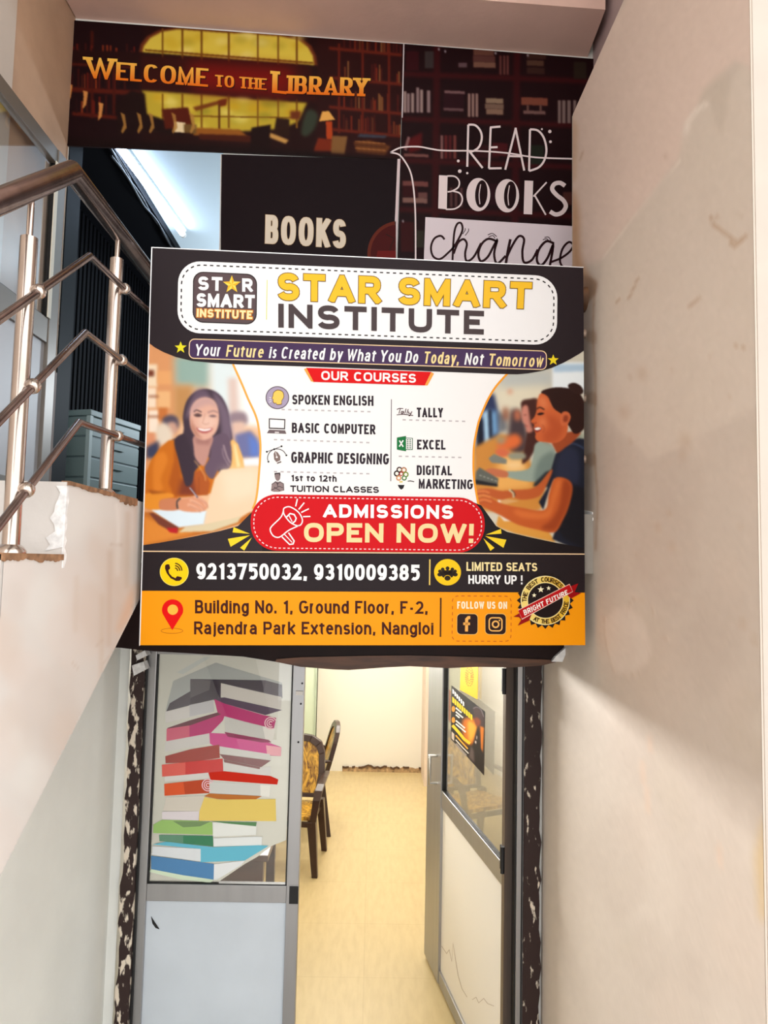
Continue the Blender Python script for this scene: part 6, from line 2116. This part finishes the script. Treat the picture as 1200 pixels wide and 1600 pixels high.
# ------------------------------------------------------------------ room: desk, chairs, pale green partition
dk = tag(empty('desk', (-1.0, 4.3, 0)), 'dark brown wooden desk behind the lower corner of the left door pane', 'desk')
dwd = mat('dark_brown_wood', (74, 46, 34), 0.35, noise=.4, nscale=5, stretch=(1, 8, 8))
m_ = MB(); m_.box((-1.5, 4.0, .71), (-.54, 4.6, .745)); m_.build('desk_top', dwd, dk, bevel=.004)
m_ = MB(); m_.box((-1.46, 4.04, .25), (-.58, 4.06, .708)); m_.build('modesty_panel', dwd, dk)
for x_, y_ in ((-1.46, 4.03), (-.62, 4.03), (-1.46, 4.52), (-.62, 4.52)):
    m_ = MB(); m_.box((x_, y_, 0), (x_ + .05, y_ + .05, .708)); m_.build('leg', dwd, dk)
bx_ = MB(); bx_.box((-.74, 4.08, .747), (-.60, 4.30, .80)); bx_.box((-.735, 4.075, .80), (-.605, 4.305, .81))
tag(bx_.build('wooden_box', mat('brown_box', (96, 60, 40), .4), bevel=.004), 'small brown box on the dark desk behind the left door pane', 'box')

brown_plastic = mat('dark_brown_plastic', (58, 36, 30), 0.28)


def gold_mat():
    m = bpy.data.materials.new('gold_marbled_plastic')
    m.use_nodes = True
    nt = m.node_tree
    b = nt.nodes['Principled BSDF']
    tc = nt.nodes.new('ShaderNodeTexCoord')
    mp = nt.nodes.new('ShaderNodeMapping')
    mp.inputs['Scale'].default_value = (14, 14, 5)
    n_ = nt.nodes.new('ShaderNodeTexNoise')
    n_.inputs['Scale'].default_value = 1.6
    n_.inputs['Detail'].default_value = 4
    n_.inputs['Distortion'].default_value = 1.6
    r = nt.nodes.new('ShaderNodeValToRGB')
    r.color_ramp.elements[0].position = .36
    r.color_ramp.elements[1].position = .62
    r.color_ramp.elements[0].color = (*lin((96, 52, 14)), 1)
    r.color_ramp.elements[1].color = (*lin((226, 176, 66)), 1)
    nt.links.new(tc.outputs['Object'], mp.inputs['Vector'])
    nt.links.new(mp.outputs[0], n_.inputs['Vector'])
    nt.links.new(n_.outputs['Fac'], r.inputs['Fac'])
    nt.links.new(r.outputs['Color'], b.inputs['Base Color'])
    b.inputs['Roughness'].default_value = .3
    return m


gold = gold_mat()


def bar(mb, path, w_, t_, side=(1, 0, 0)):
    """flat strip along a path in the chair's yz plane: width w_ across, thickness t_ along the normal"""
    path = [np.array(p_, float) for p_ in path]
    side = np.array(side, float)
    L_, n_ = [], len(path)
    for i in range(n_):
        d_ = path[min(i + 1, n_ - 1)] - path[max(i - 1, 0)]
        d_ = d_ / np.linalg.norm(d_)
        nn = np.cross(d_, side)
        ww = w_[i] if hasattr(w_, '__len__') else w_
        L_.append([path[i] + side * ww / 2 * a + nn * t_ / 2 * b for a, b in ((-1, -1), (1, -1), (1, 1), (-1, 1))])
    v_ = [p_ for q_ in L_ for p_ in q_]
    f_ = []
    for i in range(n_ - 1):
        for j in range(4):
            f_.append((i * 4 + j, i * 4 + (j + 1) % 4, i * 4 + 4 + (j + 1) % 4, i * 4 + 4 + j))
    f_ += [(3, 2, 1, 0), tuple((n_ - 1) * 4 + j for j in range(4))]
    mb.add(v_, f_)


def make_chair(label, loc, rz):
    """plastic armchair; faces -y, stands on its own origin"""
    root = tag(empty('plastic_armchair', (0, 0, 0)), label, 'chair', 'plastic armchairs in the room')
    ch = lambda mb, nm, m2, bv=.004: mb.build(nm, m2, root, bevel=bv)
    mb = MB()
    n_ = 8
    st = [(-.20, -.235), (.20, -.235), (.225, -.18), (.20, .20), (-.20, .20), (-.225, -.18)]
    mb.prism([(x_, y_, .40 + (.012 if y_ < 0 else -.01)) for x_, y_ in st], (0, 0, .025))
    ch(mb, 'seat', gold)
    mb = MB()
    for s_ in (-1, 1):
        mb.box((s_ * .225, -.22, .36), (s_ * .20, .22, .40))
    mb.box((-.225, -.245, .36), (.225, -.225, .40)); mb.box((-.225, .20, .36), (.225, .22, .40))
    ch(mb, 'seat_rim', brown_plastic)
    # backrest: gold panel in a rounded brown frame, leaning back
    by = lambda z_: .21 + (z_ - .42) * .27
    outer = [(-.21, .44), (-.235, .62), (-.225, .78), (-.19, .86), (-.11, .905), (0, .915), (.11, .905), (.19, .86), (.225, .78), (.235, .62), (.21, .44)]
    inner = [(-.165, .47), (-.185, .62), (-.178, .76), (-.15, .82), (-.09, .855), (0, .865), (.09, .855), (.15, .82), (.178, .76), (.185, .62), (.165, .47)]
    mb = MB()
    N = len(outer)
    for i in range(N):
        j = (i + 1) % N
        q_ = [outer[i], outer[j], inner[j], inner[i]]
        mb.hexa([(x_, by(z_) + o_, z_) for o_ in (-.02, .02) for x_, z_ in q_])
    ch(mb, 'backrest_frame', brown_plastic)
    mb = MB()
    mb.prism([(x_, by(z_) - .006, z_) for x_, z_ in inner], (0, .012, 0))
    ch(mb, 'backrest', gold, 0)
    for s_ in (-1, 1):
        mb = MB()
        bar(mb, [(s_ * .255, by(.60) + .01, .63), (s_ * .265, .05, .645), (s_ * .268, -.12, .64), (s_ * .266, -.20, .615), (s_ * .258, -.235, .56), (s_ * .246, -.238, .48), (s_ * .235, -.235, .40)], [.04, .05, .058, .06, .056, .05, .05], .02)
        ch(mb, 'armrest', brown_plastic)
        mb = MB()
        mb.hexa([(s_ * (.262 + a * .022), -.255 + b * .04 - .0, .0) for a, b in ((-1, 0), (1, 0), (1, 1), (-1, 1))] + [(s_ * (.222 + a * .034), -.24 + b * .075, .40) for a, b in ((-1, 0), (1, 0), (1, 1), (-1, 1))])
        ch(mb, 'leg', brown_plastic)
        mb = MB()
        mb.hexa([(s_ * (.248 + a * .022), .285 - b * .04, .0) for a, b in ((-1, 1), (1, 1), (1, 0), (-1, 0))] + [(s_ * (.215 + a * .03), .225 - b * .065, .44) for a, b in ((-1, 1), (1, 1), (1, 0), (-1, 0))])
        ch(mb, 'leg', brown_plastic)
    root.location = loc
    root.rotation_euler = (0, 0, rz)
    return root


fB = onZ(492, 1371, 0)
ca_, sa_ = math.cos(-.10), math.sin(-.10)
oB = (.262 * ca_ + .235 * sa_, .262 * sa_ - .235 * ca_)
make_chair('dark brown plastic armchair facing the door, nearest the left door leaf', (fB[0] - oB[0], fB[1] - oB[1], 0), -.10)
fA = onZ(504, 1326, 0)
rA = math.radians(-82)
ca_, sa_ = math.cos(rA), math.sin(rA)
oA = (.248 * ca_ - .27 * sa_, .248 * sa_ + .27 * ca_)
make_chair('dark brown plastic armchair turned sideways, standing farther from the door behind another armchair', (-.63, 6.48, 0), rA)
m_ = MB()
xg = float(onY(495, 1100, 7.45)[0])
m_.box((xg - .9, 7.40, 0), (xg, 7.5, 2.28))
m_.box((xg - .02, 7.39, 0), (xg, 7.51, 2.28), 1)
structure(m_.build('wall_room_return', [mat('pale_green_paint', (204, 218, 196), .7), mat('pale_green_edge', (176, 190, 170), .7)]))
